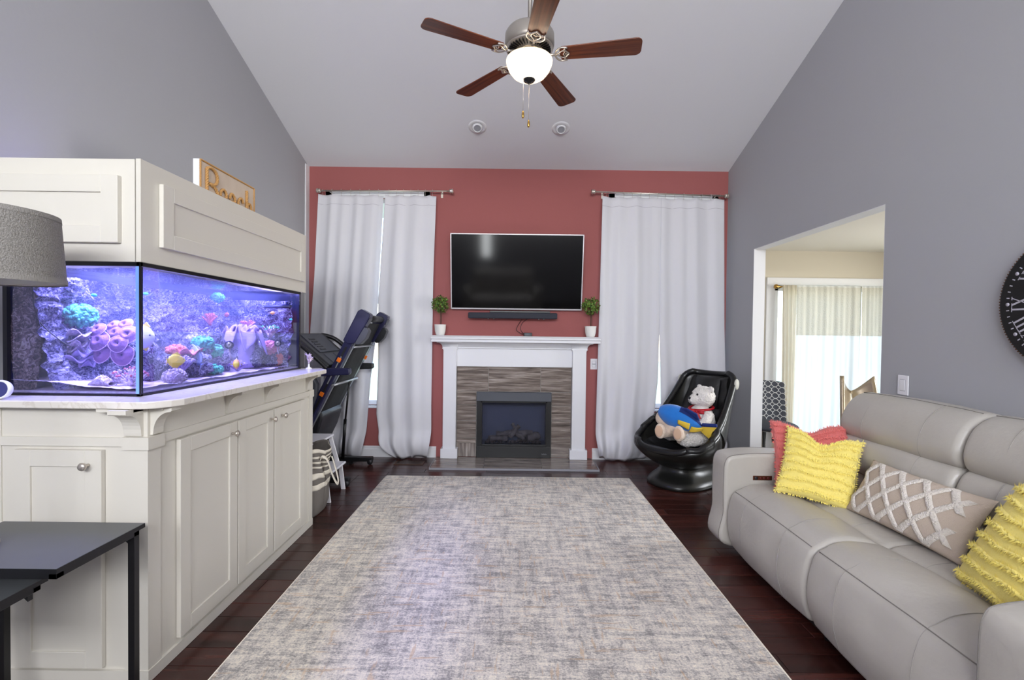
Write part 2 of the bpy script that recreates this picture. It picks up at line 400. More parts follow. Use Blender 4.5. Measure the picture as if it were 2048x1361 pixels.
# back wall with two window openings
WIN = [(-2.02, -0.98), (1.12, 2.22)]; SZ, TZ = 0.575, 2.90; WT = .16
mb = MB(); xs = [XL-.12, WIN[0][0], WIN[0][1], WIN[1][0], WIN[1][1], XR+.002]
for a, b in ((0, 1), (4, 5)): mb.box(xs[a], xs[b], YB, YB+WT, 0, 3.3)
mb.box(xs[2], -.35, YB, YB+WT, 0, 3.3); mb.box(.425, xs[3], YB, YB+WT, 0, 3.3); mb.box(-.35, .425, YB, YB+WT, .675, 3.3); mb.box(-.35, .425, YB, YB+WT, 0, .125)
for a, b in WIN: mb.box(a, b, YB, YB+WT, 0, SZ); mb.box(a, b, YB, YB+WT, TZ, 3.3)
struct(mb.build('wall_back', 'wall_red'))
struct(MB().prism([(YREAR, 0), (YB, 0), (YB, WZ+.02), (YR, ZR+.02), (YREAR, ceil_z(YREAR)+.02)], 'x', XL-.12, XL).build('wall_left', 'wall_grey'))
# right wall with the opening to the breakfast room
OY0, OY1, OZ = 2.982, 4.593, 2.27; XO = XR+.115
mb = MB()
mb.prism([(YREAR, 0), (OY0, 0), (OY0, ceil_z(OY0)+.02), (YR, ZR+.02), (YREAR, ceil_z(YREAR)+.02)], 'x', XR, XO)
mb.prism([(OY1, 0), (5.76, 0), (5.76, 3.1), (YB, WZ+.02), (OY1, ceil_z(OY1)+.02)], 'x', XR, XO)
mb.prism([(OY0, OZ), (OY1, OZ), (OY1, ceil_z(OY1)+.02), (OY0, ceil_z(OY0)+.02)], 'x', XR, XO)
struct(mb.build('wall_right', 'wall_grey'))
mb = MB(); q = .004
mb.box(XR+.001, XO, OY1-q, OY1, 0, OZ); mb.box(XR+.001, XO, OY0, OY0+q, 0, OZ); mb.box(XR+.001, XO, OY0, OY1, OZ-q, OZ)
struct(mb.build('jamb_facing', 'trim_white'))  # thin white facing on the drywall jambs and head, paler than the wall
# unseen rear wall: narrow window and an added high opening
mb = MB(); rz = ceil_z(YREAR)
mb.box(XL-.1, -.83, YREAR-.12, YREAR, 0, 2.34); mb.box(-.61, XR+.1, YREAR-.12, YREAR, 0, 2.34); mb.box(-.83, -.61, YREAR-.12, YREAR, 0, 1.3); mb.box(-.83, -.61, YREAR-.12, YREAR, 2.2, 2.34)
mb.box(XL-.1, XR+.1, YREAR-.12, YREAR, 3.3, 3.7); mb.box(XL-.1, -2.0, YREAR-.12, YREAR, 2.34, 3.3); mb.box(2.0, XR+.1, YREAR-.12, YREAR, 2.34, 3.3)
struct(mb.build('wall_rear', 'wall_grey'))
w = thing('window_4', None, None, (0, YREAR-.06, 2.34)); struct(w)  # unseen high opening added for the rear fill
mb = MB()
for (x0, x1, z0, z1) in ((-2, -1.95, 2.34, 3.3), (1.95, 2, 2.34, 3.3), (-2, 2, 2.34, 2.39), (-2, 2, 3.25, 3.3), (-.69, -.64, 2.34, 3.3), (.64, .69, 2.34, 3.3)): mb.box(x0, x1, YREAR-.11, YREAR-.07, z0, z1)
mb.build('window_frame', 'trim_white', w)
# the two windows behind the curtains
for i, (a, b) in enumerate(WIN):
    w = thing('window_%d' % (i+1), None, None, (a, YB+.08, SZ)); struct(w)
    mb = MB()
    for (x0, x1, z0, z1) in ((a, a+.05, SZ, TZ), (b-.05, b, SZ, TZ), (a, b, SZ, SZ+.05), (a, b, TZ-.05, TZ), (a, b, 1.72, 1.77)): mb.box(x0, x1, YB+.06, YB+.11, z0, z1)
    mb.build('window_frame', 'trim_white', w)
    mb = MB()
    for (x0, x1, z0, z1) in ((a-.06, a+.01, SZ-.02, TZ+.07), (b-.01, b+.06, SZ-.02, TZ+.07), (a-.06, b+.06, TZ-.01, TZ+.07)): mb.box(x0, x1, YB-.015, YB-.001, z0, z1)
    mb.build('window_casing', 'trim_white', w, bevel=.003)
    bx(a-.08, b+.08, YB-.03, YB+.05, SZ-.025, SZ).build('window_sill', 'trim_white', w, bevel=.003)
    bx(a+.04, b-.04, YB+.082, YB+.086, SZ+.04, 1.73).build('pane', 'pane_glass', w); bx(a+.04, b-.04, YB+.082, YB+.086, 1.76, TZ-.04).build('pane', 'pane_glass', w)
# baseboards
def base_prof(d): return [(0, 0), (d*.9, 0), (d*.9, .085), (d*.5, .098), (d*.5, .112), (d*.15, .122), (0, .122)]
mb = MB()
for a, b in ((XL, -.83), (.92, XR)): mb.prism([(YB-p[0], p[1]) for p in base_prof(.018)], 'x', a, b)
struct(mb.build('baseboard_back', 'trim_white'))
struct(MB().prism([(XR-p[0], p[1]) for p in base_prof(.018)], 'y', OY1+.0, YB-.02).build('baseboard_right', 'trim_white'))
# breakfast room beyond the opening
DX = 5.3; DY = 5.62; DC = 2.44
struct(bx(XO, DX+.1, 1.4, DY+.12, -.06, 0).build('floor_breakfast', 'floor_wood'))
struct(bx(XO-.01, DX+.1, 1.4, DY+.1, DC, DC+.1).build('ceiling_breakfast', mat('ceiling_cream', (232, 228, 216), .9)))
mb = MB(); BW = (3.18, 5.0); BZ0, BZ1 = .1, 2.03
mb.box(XO, BW[0], DY, DY+.14, 0, DC); mb.box(BW[1], DX+.1, DY, DY+.14, 0, DC); mb.box(BW[0], BW[1], DY, DY+.14, BZ1, DC); mb.box(BW[0], BW[1], DY, DY+.14, 0, BZ0)
struct(mb.build('wall_breakfast_back', 'cream_wall'))
mb = MB(); mb.box(DX, DX+.12, 1.4, 2.7, 0, DC); mb.box(DX, DX+.12, 4.5, DY, 0, DC); mb.box(DX, DX+.12, 2.7, 4.5, 0, .7); mb.box(DX, DX+.12, 2.7, 4.5, 2.2, DC)
struct(mb.build('wall_breakfast_right', 'cream_wall'))
struct(bx(XO, DX, 1.3, 1.4, 0, DC).build('wall_breakfast_front', 'cream_wall'))
w = thing('window_3', None, None, (BW[0], DY, 0)); struct(w)
mb = MB(); a, b = BW
for (x0, x1, z0, z1) in ((a, a+.07, BZ0, BZ1), (b-.07, b, BZ0, BZ1), (a, b, BZ1-.07, BZ1), (a, b, BZ0, BZ0+.07), (4.05, 4.13, BZ0, BZ1)): mb.box(x0, x1, DY+.03, DY+.09, z0, z1)
mb.build('window_frame', 'trim_white', w, bevel=.004)
mb = MB(); mb.box(a-.1, b+.1, DY-.03, DY-.001, BZ1-.005, BZ1+.085); mb.box(a-.1, a+.0, DY-.025, DY-.001, 0, BZ1); mb.box(b, b+.1, DY-.025, DY-.001, 0, BZ1)
mb.build('window_casing', 'trim_white', w, bevel=.004)
bx(a+.06, 4.06, DY+.058, DY+.062, BZ0+.06, BZ1-.06).build('pane', 'pane_glass', w); bx(4.12, b-.06, DY+.058, DY+.062, BZ0+.06, BZ1-.06).build('pane', 'pane_glass', w)
# roof eave outside, and the lawn
struct(bx(XL-.6, 6.4, 5.75, 6.55, 3.0, 3.12).build('trim_2', 'trim_white'))
struct(bx(-14, 16, 5.9, 30, -.5, -.4).build('ground_outside', 'lawn'))

# ================================================================== RUG
rug = tag(bx(-1.195, 1.158, 1.36, 4.46, .0005, .013).build('area_rug', 'rug', bevel=.004, seg=2), 'large distressed grey and cream area rug with ochre flecks on the dark floor', 'rug')
# woven selvage
mb = MB()
for x in (-1.195, 1.158): mb.tube([(x, 1.37, .007), (x, 4.45, .007)], .0065, 6)
for y in (4.46,): mb.tube([(-1.19, y, .007), (1.153, y, .007)], .0065, 6)
mb.build('bound_edge', 'canvas_cream', rug)

# ================================================================== FIREPLACE
fp = thing('fireplace', 'white mantel fireplace with wood-look tile surround and black gas firebox', 'fireplace', (.04, YB, 0))
y0 = YB
# mantel shelf
pr_ = [(y0, 1.302), (4.985, 1.302), (4.985, 1.330), (4.965, 1.336), (4.965, 1.352), (4.955, 1.372), (y0, 1.372)]
MB().prism(pr_, 'x', -.866, .962).build('mantel_shelf', 'mantel_white', fp, bevel=.003)
# frieze with its small moulding
FX0, FX1, FZ1 = -.381, .455, .752
bx(-.602, .676, 5.125, y0, 1.03, 1.25).build('frieze', 'mantel_white', fp, bevel=.002)
MB().prism([(y0, 1.225), (5.12, 1.225), (5.112, 1.235), (5.112, 1.243), (5.095, 1.262), (5.055, 1.285), (5.03, 1.302), (y0, 1.302)], 'x', -.602, .676).build('crown_moulding', 'mantel_white', fp)
for (a, b) in ((-.744, -.602), (.676, .825)):
    c = (a+b)/2
    p = bx(a, b, 5.07, y0, .115, 1.23).build('pilaster', 'mantel_white', fp, bevel=.002)
    bx(a-.022, b+.022, 5.05, y0, .02, .125).build('plinth', 'mantel_white', p, bevel=.004)
    mb = MB(); steps = [(0.004, 1.215, 1.225), (.012, 1.225, 1.236), (.008, 1.236, 1.244)]
    for d, z0, z1 in steps: mb.box(a-d, b+d, 5.07-d, y0, z0, z1)
    cv = [(.010+.052*(1-math.cos(t*PI/2/7)), 1.244+.05*math.sin(t*PI/2/7)) for t in range(8)]+[(.066, 1.302)]
    for i in range(len(cv)-1):
        (d0, z0), (d1, z1) = cv[i], cv[i+1]
        vs = []
        for d, z in ((d0, z0), (d1, z1)): vs += [(a-d, 5.07-d, z), (b+d, 5.07-d, z), (b+d, y0, z), (a-d, y0, z)]
        mb.add(vs, [(0, 1, 5, 4), (1, 2, 6, 5), (3, 0, 4, 7), (2, 3, 7, 6)], True)
    mb.build('capital', 'mantel_white', p)
MB().prism([(-.60, .02), (FX0+.006, .02), (FX0+.006, FZ1-.006), (FX1-.006, FZ1-.006), (FX1-.006, .02), (.674, .02), (.674, 1.03), (-.60, 1.03)], 'y', 5.146, y0).build('grout_bed', 'grout', fp)
def tile(x0, x1, z0, z1, m='tile_wood'):
    o = bx(0, x1-x0-.005, 5.135-y0, 5.15-y0, 0, z1-z0-.005).build('tile', m, fp, bevel=.0015, seg=1, local=True)
    o.location = (x0+.002-.04, 0, z0+.002)
FX0, FX1, FZ1 = -.381, .455, .752
for a, b in ((-.60, -.249), (-.249, .332), (.332, .674)): tile(a, b, FZ1, 1.03)
for z0, z1 in ((.175, .23), (.23, .425), (.425, .60), (.60, FZ1)): tile(-.60, FX0, z0, z1)
tile(-.60, FX0, .02, .175, 'tile_wood_up')
for z0, z1 in ((.02, .235), (.235, .43), (.43, .60), (.60, FZ1)): tile(FX1, .674, z0, z1)
# hearth
bx(-.825, .915, 4.70, 5.13, .0005, .012).build('hearth_slab', 'grout', fp)
for a, b in ((-.82, -.275), (-.275, .335), (.335, .91)):
    o = bx(0, b-a-.004, 4.712-y0, 5.13-y0, .012, .02).build('hearth_tile', 'tile_wood', fp, bevel=.0015, seg=1, local=True); o.location = (a+.002-.04, 0, 0)
mb = MB(); mb.box(-.827, .917, 4.698, 4.704, .0005, .0205); mb.box(-.827, -.82, 4.70, 5.04, .0005, .0215); mb.box(.91, .917, 4.70, 5.04, .0005, .0215)
mb.build('edge_trim', 'plate_shadow', fp)
# firebox
box = MB().prism([(FX0+.004, .02), (FX1-.004, .02), (FX1-.004, FZ1-.1), (FX1-.05, FZ1-.1), (FX1-.05, .14), (FX0+.05, .14), (FX0+.05, FZ1-.1), (FX0+.004, FZ1-.1)], 'y', 5.11, 5.145).build('firebox', 'black_metal', fp)
MB().prism([(5.145, FZ1-.004), (5.11, FZ1-.004), (5.085, FZ1-.10), (5.145, FZ1-.10)], 'x', FX0+.004, FX1-.004).build('hood', 'charcoal', box, bevel=.002)
bx(FX0+.004, FX1-.004, 5.105, 5.145, .022, .145).build('lower_panel', 'black_metal', box, bevel=.003)
mb = MB(); mb.box(-.335, -.315, 5.118, 5.14, .15, .65); mb.box(.39, .41, 5.118, 5.14, .15, .65); mb.box(-.335, .41, 5.118, 5.14, .63, .65); mb.box(-.335, .41, 5.118, 5.14, .145, .165)
mb.build('glass_frame', 'black_metal', box, bevel=.002)
bx(-.316, .391, 5.126, 5.13, .16, .635).build('fire_glass', 'fire_glass', box)
mb = MB(); mb.box(-.325, .40, 5.15, 5.42, .13, .15); mb.box(-.325, .40, 5.40, 5.42, .13, .66); mb.box(-.345, -.325, 5.15, 5.42, .13, .66); mb.box(.40, .42, 5.15, 5.42, .13, .66); mb.box(-.325, .40, 5.15, 5.42, .65, .67)
mb.build('firebox_liner', mat('liner', (112, 116, 130), .6), box)
# small maker's scroll on the lower panel (a squiggle, as small as the photo shows it)
mb = MB().tube(catmull([(.345+.006*i, 5.1035, .066+.006*math.sin(i*1.9)) for i in range(11)], 3), .0018, 5); mb.tube([(.345, 5.1035, .061), (.40, 5.1035, .060)], .001, 4); mb.build('maker_script', 'silver_paint', box)
rr = random.Random(5)
def log(p, q, r, k=6):
    p = Vector(p); q = Vector(q); pts = [p.lerp(q, t/k)+Vector((0, rr.uniform(-.008, .008), rr.uniform(-.008, .008))) for t in range(k+1)]
    return MB().tube(pts, [r*rr.uniform(.85, 1.15) for _ in range(k+1)], 9)
logs = thing('gas_log_set', 'grey ceramic log set behind the firebox glass', 'logs', (.04, 5.28, .15))
for p, q, r in (((-.24, 5.22, .20), (-.03, 5.27, .21), .034), ((.19, 5.22, .215), (.33, 5.27, .24), .042), ((-.16, 5.33, .24), (.26, 5.33, .25), .035), ((.0, 5.22, .235), (.10, 5.34, .33), .024), ((.16, 5.20, .20), (.03, 5.32, .28), .024), ((.06, 5.30, .30), (.02, 5.32, .36), .018)):
    log(p, q, r).build('log', 'log_grey', logs)
mb = MB()
for i in range(70):
    mb.ball((rr.uniform(-.27, .35), rr.uniform(5.18, 5.36), .158+rr.uniform(0, .012)), rr.uniform(.007, .016), 6)
mb.build('embers', 'log_grey', logs, kind='stuff')
mb = MB()
for i in range(14): mb.tube([(-.28+i*.047, 5.175, .15), (-.28+i*.047, 5.175, .19)], .004, 5)
mb.tube([(-.29, 5.175, .165), (.35, 5.175, .165)], .005, 5); mb.build('grate', 'black_metal', logs)

# ================================================================== TELEVISION, SOUNDBAR, CABLE BOX
tvm = Matrix.Translation((.050, 5.06, 2.070)) @ Matrix.Rotation(math.radians(8), 4, 'X')
tv = thing('television', 'large wall mounted flat television with thin silver bezel above the mantel', 'television', mtx=tvm)
w_, h_ = .722, .410
mb = MB()
for (x0, x1, z0, z1) in ((-w_, -w_+.012, -h_, h_), (w_-.012, w_, -h_, h_), (-w_, w_, h_-.012, h_), (-w_, w_, -h_, -h_+.016)): mb.box(x0, x1, -.012, .02, z0, z1)
mb.build('bezel', 'tv_bezel', tv, bevel=.002, local=True)
bx(-w_+.008, w_-.008, -.006, .0, -h_+.008, h_-.008).build('screen', 'tv_screen', tv, local=True)
bx(-w_+.02, w_-.02, .0, .035, -h_+.02, h_-.02).build('back_housing', 'black_plastic', tv, bevel=.006, local=True)
bx(-.25, .25, .035, .070, -.2, .0).build('wall_mount', 'black_metal', tv, bevel=.003, local=True)
sb = thing('soundbar', 'long dark soundbar fixed to the red wall under the television', 'speaker', (.01, 5.1, 1.59))
bx(-.475, .498, 5.03, 5.11, 1.563, 1.628).build('speaker_body', mat('soundbar_cloth', (40, 42, 54), .7, bump=(400, .3)), sb, bevel=.012, seg=3)
bx(-.24, .42, 5.06, 5.12, 1.630, 1.648).build('top_bar', 'black_metal', sb, bevel=.002)
for x in (-.15, .25): bx(x, x+.09, 5.111, 5.172, 1.60, 1.645).build('mounting_bracket', 'black_metal', sb, bevel=.002)
for x in (-.26, -.20, .29, .345): bx(x, x+.012, 5.04, 5.06, 1.555, 1.564).build('foot', 'black_plastic', sb)
cb = thing('media_box', 'small black media box on the mantel below the soundbar', 'media box', (.18, 5.10, 1.372))
bx(.135, .225, 5.07, 5.14, 1.3725, 1.412).build('box_body', 'black_plastic', cb, bevel=.003)
bx(.15, .20, 5.068, 5.0705, 1.38, 1.405).build('front_window', 'tread_grey', cb)
cords = tag(MB().tube(catmull([(.12, 5.12, 1.57), (.07, 5.15, 1.49), (.055, 5.15, 1.44), (.10, 5.14, 1.405), (.136, 5.12, 1.392)], 8), .0028, 6).build('power_cord', 'black_plastic'), 'outer of two thin dark cords looping from soundbar to media box', 'cord')
cords = tag(MB().tube(catmull([(.18, 5.12, 1.57), (.12, 5.155, 1.52), (.10, 5.155, 1.46), (.115, 5.15, 1.42), (.138, 5.125, 1.40)], 8), .0028, 6).build('power_cord', 'black_plastic'), 'inner of two thin dark cords between soundbar and media box', 'cord')

# ================================================================== TOPIARIES
def topiary(x, y, z, r, seed, label):
    t = thing('potted_topiary', label, 'plant', (x, y, z), group='leafy ball topiaries on the mantel ends')
    MB().lathe([(.040, 0), (.048, .01), (.058, .05), (.062, .105), (.064, .118), (.057, .118), (.055, .10)], (x, y, z), 24, caps=True).build('pot', 'pot_white', t)
    MB().lathe([(0.0, .106), (.055, .103)], (x, y, z), 16, caps=False).build('soil', 'soil', t)
    mb = MB(); mb.tube([(x, y, z+.1), (x+.003, y, z+.2), (x, y, z+.31)], .004, 6); mb.tube([(x+.012, y, z+.1), (x+.014, y, z+.2), (x+.004, y, z+.28)], .003, 6)
    mb.build('stem', 'bark', t)
    g = random.Random(seed); mb = MB(); c = Vector((x, y, z+.34))
    for i in range(360):
        d = Vector((g.gauss(0, 1), g.gauss(0, 1), g.gauss(0, 1))).normalized(); p = c+d*r*g.uniform(.55, .98)
        tn = (d.orthogonal().normalized()); tn.rotate(Matrix.Rotation(g.uniform(0, 6.28), 3, d)); tn = (tn+d*g.uniform(-.2, .8)).normalized()
        s_ = tn.cross(d).normalized(); L = g.uniform(.022, .034); w = L*.33
        nn = s_.cross(tn)*.004
        mb.add([p, p+tn*L*.5+s_*w, p+tn*L*.5-nn, p+tn*L*.5-s_*w, p+tn*L], [(0, 1, 2), (0, 2, 3), (1, 4, 2), (2, 4, 3)])
    mb.build('foliage', 'leaf', t, kind='stuff')
topiary(-.778, 5.05, 1.372, .095, 1, 'potted ball topiary on the left end of the mantel')
topiary(.862, 5.05, 1.372, .10, 2, 'potted ball topiary on the right end of the mantel')

# ================================================================== CURTAINS
def rod(x0, x1, z0, z1, label):
    t = thing('curtain_rod', label, 'curtain rod', ((x0+x1)/2, 5.08, (z0+z1)/2), group='curtain rods over the two windows')
    MB().tube([(x0, 5.08, z0), (x1, 5.08, z1)], .009, 10).build('rod', 'nickel', t)
    for x, z, s in ((x0, z0, -1), (x1, z1, 1)):
        MB().lathe([(.009, 0), (.02, .004), (.026, .016), (.02, .024), (.028, .034), (.022, .046), (.0, .05)], (x, 5.08, z), 14, axis=(s, 0, 0)).build('finial', 'nickel', t)
        mb = MB(); xb = x-s*.09; mb.tube([(xb, 5.08, z), (xb, 5.172, z-.01)], .006, 6); mb.box(xb-.012, xb+.012, 5.165, 5.172, z-.05, z+.02); mb.build('bracket', 'nickel', t)
    return t
rod(-2.10, -.70, 2.935, 2.948, 'left window rod with round finials carrying white curtains')
rod(.90, 2.31, 2.960, 2.932, 'right window rod with round finials carrying white curtains')
def curtain(label, L, R, ztop, folds, amp, seed, bulge=.05, ybase=5.085, ztops=None, group='white grommet-free curtain panels', m='curtain', name='curtain', zb=.012, nu=110, nv=70, rodz=None, puddle=1.0, cat='curtain'):
    """L, R: lists of (z, x) for the left and right edge"""
    def interp(T, z):
        T = sorted(T)
        if z <= T[0][0]: return T[0][1]
        for (a, b), (c, d) in zip(T, T[1:]):
            if z <= c: t = (z-a)/(c-a); return b+(d-b)*t
        return T[-1][1]
    g = random.Random(seed); ph = [g.uniform(0, 6.28) for _ in range(8)]; fw = [g.uniform(.6, 1.3) for _ in range(8)]
    def fn(u, v):
        z = zb+(ztop-zb)*v
        # low hem: bulges out then tucks back under
        hem = max(0, 1-(z-zb)/.30) if puddle else 0
        xl, xr = interp(L, z), interp(R, z); x = xl+(xr-xl)*u
        k = folds*2*PI
        a = amp*(.45+.55*(1-v))+.004
        f = math.sin(k*u+ph[0]+.9*math.sin(2*u*PI+ph[1])*fw[0]+.35*math.sin(4*v+ph[2]))*.6+.12*math.sin(k*1.73*u+ph[3]+.8*v)+.45*math.sin(k*.5*u+ph[4]+.6*v)
        y = ybase-a*f*(1 if v < .97 else .8)-bulge*math.sin(PI*min(1, max(0, (1-v)))**.8)*.5*(4*u*(1-u))
        # gathered heading between rod and cloth
        y -= puddle*.07*math.sin(PI*min(1, hem*1.0))*(1+.4*f)*(1 if hem > 0 else 0)
        x += puddle*(.5-u)*.10*hem*hem*(1 if folds > 1 else .4)
        zz = z+(.018*f*max(0, hem)*puddle)+.02*math.sin(7*u+ph[5])*hem*hem*puddle
        if v > .9: zz += -.012*abs(math.sin(3.5*PI*u))*(v-.9)*10
        return (x, min(y, 5.15) if ybase < 5.15 else y, max(zz, .008))
    t = MB().grid(fn, nu, nv)
    o = t.build(name, m, solid=.0025 if m == 'curtain' else 0); tag(o, label, cat, group)
    mb = MB()
    if rodz:
        for i in range(7):
            u = (i+.5)/7; x = interp(L, ztop)*(1-u)+interp(R, ztop)*u
            rz = rodz[0]+(rodz[1]-rodz[0])*u
            mb.tube([(x+.011*math.cos(a)*0, 5.08+.014*math.cos(a), rz+.014*math.sin(a)) for a in [k*PI/5 for k in range(11)]], .0018, 4, caps=False)
            mb.tube([(x, 5.08, rz-.013), (x, 5.08, ztop-.02)], .0016, 4)
        mb.build('ring_clips', 'nickel', o, kind='stuff')
    # stitched heading band
    MB().grid(lambda u, v: (lambda p: (p[0], p[1]-.0025, p[2]))(fn(u, .962+.002*v)), nu, 1).build('heading_stitch', mat('stitch_pale', (196, 194, 200), .9), o, kind='stuff') if m == 'curtain' else None
    return o
G = 'white floor-length curtain panels'
curtain('white curtain behind the folded treadmill, nearest the left wall', [(2.9, -2.13), (2.0, -2.17), (1.0, -2.24), (0, -2.20)], [(2.9, -1.42), (1.75, -1.475), (1.3, -1.50), (.9, -1.55), (0, -1.62)], 2.902, 4.4, .030, 11, rodz=(2.94, 2.945), group=G)
curtain('white curtain between the treadmill and the fireplace', [(2.9, -1.395), (1.75, -1.462), (1.0, -1.455), (.5, -1.47), (.16, -1.42), (0, -1.35)], [(2.9, -.84), (2.0, -.865), (.6, -.875), (0, -.87)], 2.902, 2.6, .036, 12, rodz=(2.945, 2.948), group=G, bulge=.09)
curtain('white curtain just right of the fireplace', [(2.9, .975), (1.5, .955), (.5, .94), (0, .935)], [(2.9, 1.628), (1.45, 1.624), (.9, 1.615), (.5, 1.58), (0, 1.52)], 2.915, 3.2, .030, 13, rodz=(2.955, 2.945), group=G, bulge=.08)
curtain('white curtain behind the black massage chair', [(2.9, 1.618), (1.45, 1.622), (.95, 1.645), (.6, 1.655), (.4, 1.66), (0, 1.66)], [(2.9, 2.31), (1.5, 2.34), (.9, 2.365), (0, 2.375)], 2.905, 3.6, .028, 14, rodz=(2.945, 2.935), group=G, bulge=.05)

# ================================================================== CEILING FAN
fx, fy, fz = .088, 2.833, 3.094
fan = thing('ceiling_fan', 'five-blade ceiling fan with lit frosted bowl hanging from the vaulted ceiling', 'ceiling fan', (fx, fy, fz))
c = (fx, fy, 0)
MB().tube([(fx, fy, 3.24), (fx, fy, ceil_z(fy)-.02)], .0125, 12).build('downrod', 'brushed_nickel', fan)
cz = ceil_z(fy)
MB().lathe([(.03, cz-.10), (.06, cz-.085), (.068, cz-.03), (.068, cz+.02)], c, 24).build('canopy', 'brushed_nickel', fan)
mb = MB().lathe([(.02, 3.275), (.045, 3.268), (.06, 3.25), (.10, 3.246), (.135, 3.236), (.148, 3.215), (.150, 3.16), (.146, 3.142), (.138, 3.136)], c, 40)
mot = mb.build('motor_housing', 'brushed_nickel', fan)
MB().lathe([(.138, 3.137), (.144, 3.134), (.138, 3.129), (.07, 3.118), (.06, 3.122)], c, 40, caps=False).build('vent_plate', 'nickel', mot)
mb = MB()
for i in range(36):
    a = i*2*PI/36; R = Matrix.Translation((fx, fy, 0)) @ Matrix.Rotation(a, 4, 'Z')
    mb.box(.085, .130, -.0021, .0021, 3.116, 3.1275, M=R)
mb.build('vent_slots', 'black_metal', mot, kind='stuff')
MB().lathe([(.055, 3.122), (.06, 3.10), (.058, 3.075), (.075, 3.062), (.135, 3.058), (.139, 3.066)][::1], c, 32, caps=False).build('light_fitter', 'brushed_nickel', fan)
BL = [math.radians(62.277+72*k) for k in range(5)]
def outline_blade():
    # local x outwards
    pts = []
    x0, x1, w0, w1 = .195, .66, .052, .068
    pts += [(x0, -w0)]
    for k in range(7): a = -PI/2+k*PI/12; pts.append((x1-.035+.035*math.cos(a), -w1+.035+.035*math.sin(a)))
    for k in range(7): a = k*PI/12; pts.append((x1-.035+.035*math.cos(a), w1-.035+.035*math.sin(a)))
    pts += [(x0, w0), (x0-.012, w0*.5), (x0-.012, -w0*.5)]
    return pts
op = outline_blade()
def blade_mesh():
    return MB().prism(op, 'z', -.003, .003)
first = None
for k, a in enumerate(BL):
    R = Matrix.Translation((0, 0, 0)) @ Matrix.Rotation(a, 4, 'Z') @ Matrix.Rotation(math.radians(-8), 4, 'X')
    if first is None:
        b_ = blade_mesh().build('blade', 'fan_wood', fan, bevel=.0015, local=True)
        mb = MB(); zb_ = -.008
        mb.tube([(.05, 0, .012), (.09, 0, .004), (.13, 0, -.006), (.155, 0, zb_)], [.010, .009, .008, .008], 8)
        for s in (-1, 1):
            mb.tube(catmull([(.155, 0, zb_), (.165, s*.03, zb_), (.19, s*.052, zb_), (.222, s*.050, zb_), (.226, s*.046, zb_)], 5), .0052, 6)
            mb.tube(catmull([(.155, 0, zb_), (.175, s*.008, zb_), (.198, s*.026, zb_), (.215, s*.022, zb_), (.205, 0, zb_)], 5), .0045, 6)
            mb.tube(catmull([(.222, s*.050, zb_), (.212, s*.034, zb_), (.225, s*.018, zb_), (.240, 0, zb_)], 5), .0048, 6)
        for p in ((.215, .036), (.215, -.036), (.222, 0)): mb.ball((p[0], p[1], zb_), (.006, .006, .004), 8)
        mb.build('blade_bracket', 'nickel', b_, local=True)
        first = b_
    else: b_ = copy_tree(first, fan)
    b_.matrix_local = R
MB().lathe([(.139, 3.066), (.1405, 3.060), (.138, 3.045), (.126, 3.012), (.10, 2.978), (.062, 2.955), (.02, 2.946), (0, 2.945)], c, 44).build('light_bowl', 'bowl_glass', fan)
MB().lathe([(.036, 2.954), (.038, 2.948), (.03, 2.940), (.012, 2.936), (.009, 2.926), (0, 2.922)], c, 24).build('bowl_cap', 'black_metal', fan, label='dark bronze bowl cap')
for (dx, dy, z0, z1) in ((-.035, -.02, 2.955, 2.755), (.0, -.01, 2.925, 2.705)):
    p = MB().tube([(fx+dx, fy+dy, z0), (fx+dx, fy+dy, z1)], .0013, 5).build('pull_chain', 'nickel', fan)
    MB().lathe([(0, 0), (.004, -.003), (.0075, -.02), (.008, -.036), (.005, -.045), (0, -.047)], (fx+dx, fy+dy, z1), 12).build('pull_knob', 'brass', p)
for s in (-1, 1):
    MB().ball((fx+s*.06, fy, 3.015), (.024, .024, .034), 12).build('bulb', mat('bulb_lit', (255, 240, 215), .4, emit=((255, 228, 190), 5.0)), fan)
    light('fan_bulb', 'POINT', (fx+s*.06, fy-.03, 3.01), 4.5, (1.0, .88, .72), radius=.03)

# ================================================================== CEILING SPOTS
def spot(x, y, label):
    z = ceil_z(y); nrm = Vector((0, -SL, -1)).normalized()
    t = thing('recessed_eyeball_light', label, 'ceiling light', (x, y, z), group='recessed eyeball lights in the sloped ceiling')
    Cc = Vector((x, y, z))
    MB().lathe([(.052, -.004), (.058, .006), (.088, .004), (.092, -.002)], Cc, 36, axis=nrm, caps=False).build('trim_ring', 'trim_white', t)
    MB().lathe([(.053, -.03), (.053, .0)], Cc, 32, axis=nrm, caps=False).build('dark_gap', 'plate_shadow', t)
    ax = (nrm*.75+Vector((0, -.55, -.35))).normalized()
    MB().lathe([(.049, -.03), (.050, .0), (.048, .02), (.043, .034), (.036, .038), (.034, .03)], Cc-nrm*.004, 32, axis=ax, caps=False).build('eyeball', 'trim_white', t)
    MB().lathe([(0, .03), (.034, .03)], Cc-nrm*.004, 24, axis=ax, caps=False).build('lens', 'plate_shadow', t)
spot(-.36, 4.60, 'white eyeball ceiling light left of the fan pull chains')
spot(.464, 4.604, 'white eyeball ceiling light right of the fan pull chains')
struct(bx(XL+.0005, XL+.012, 5.085, YB-.001, 0, WZ).build('corner_strip', 'trim_white'))  # thin pale strip on the left wall beside the back corner
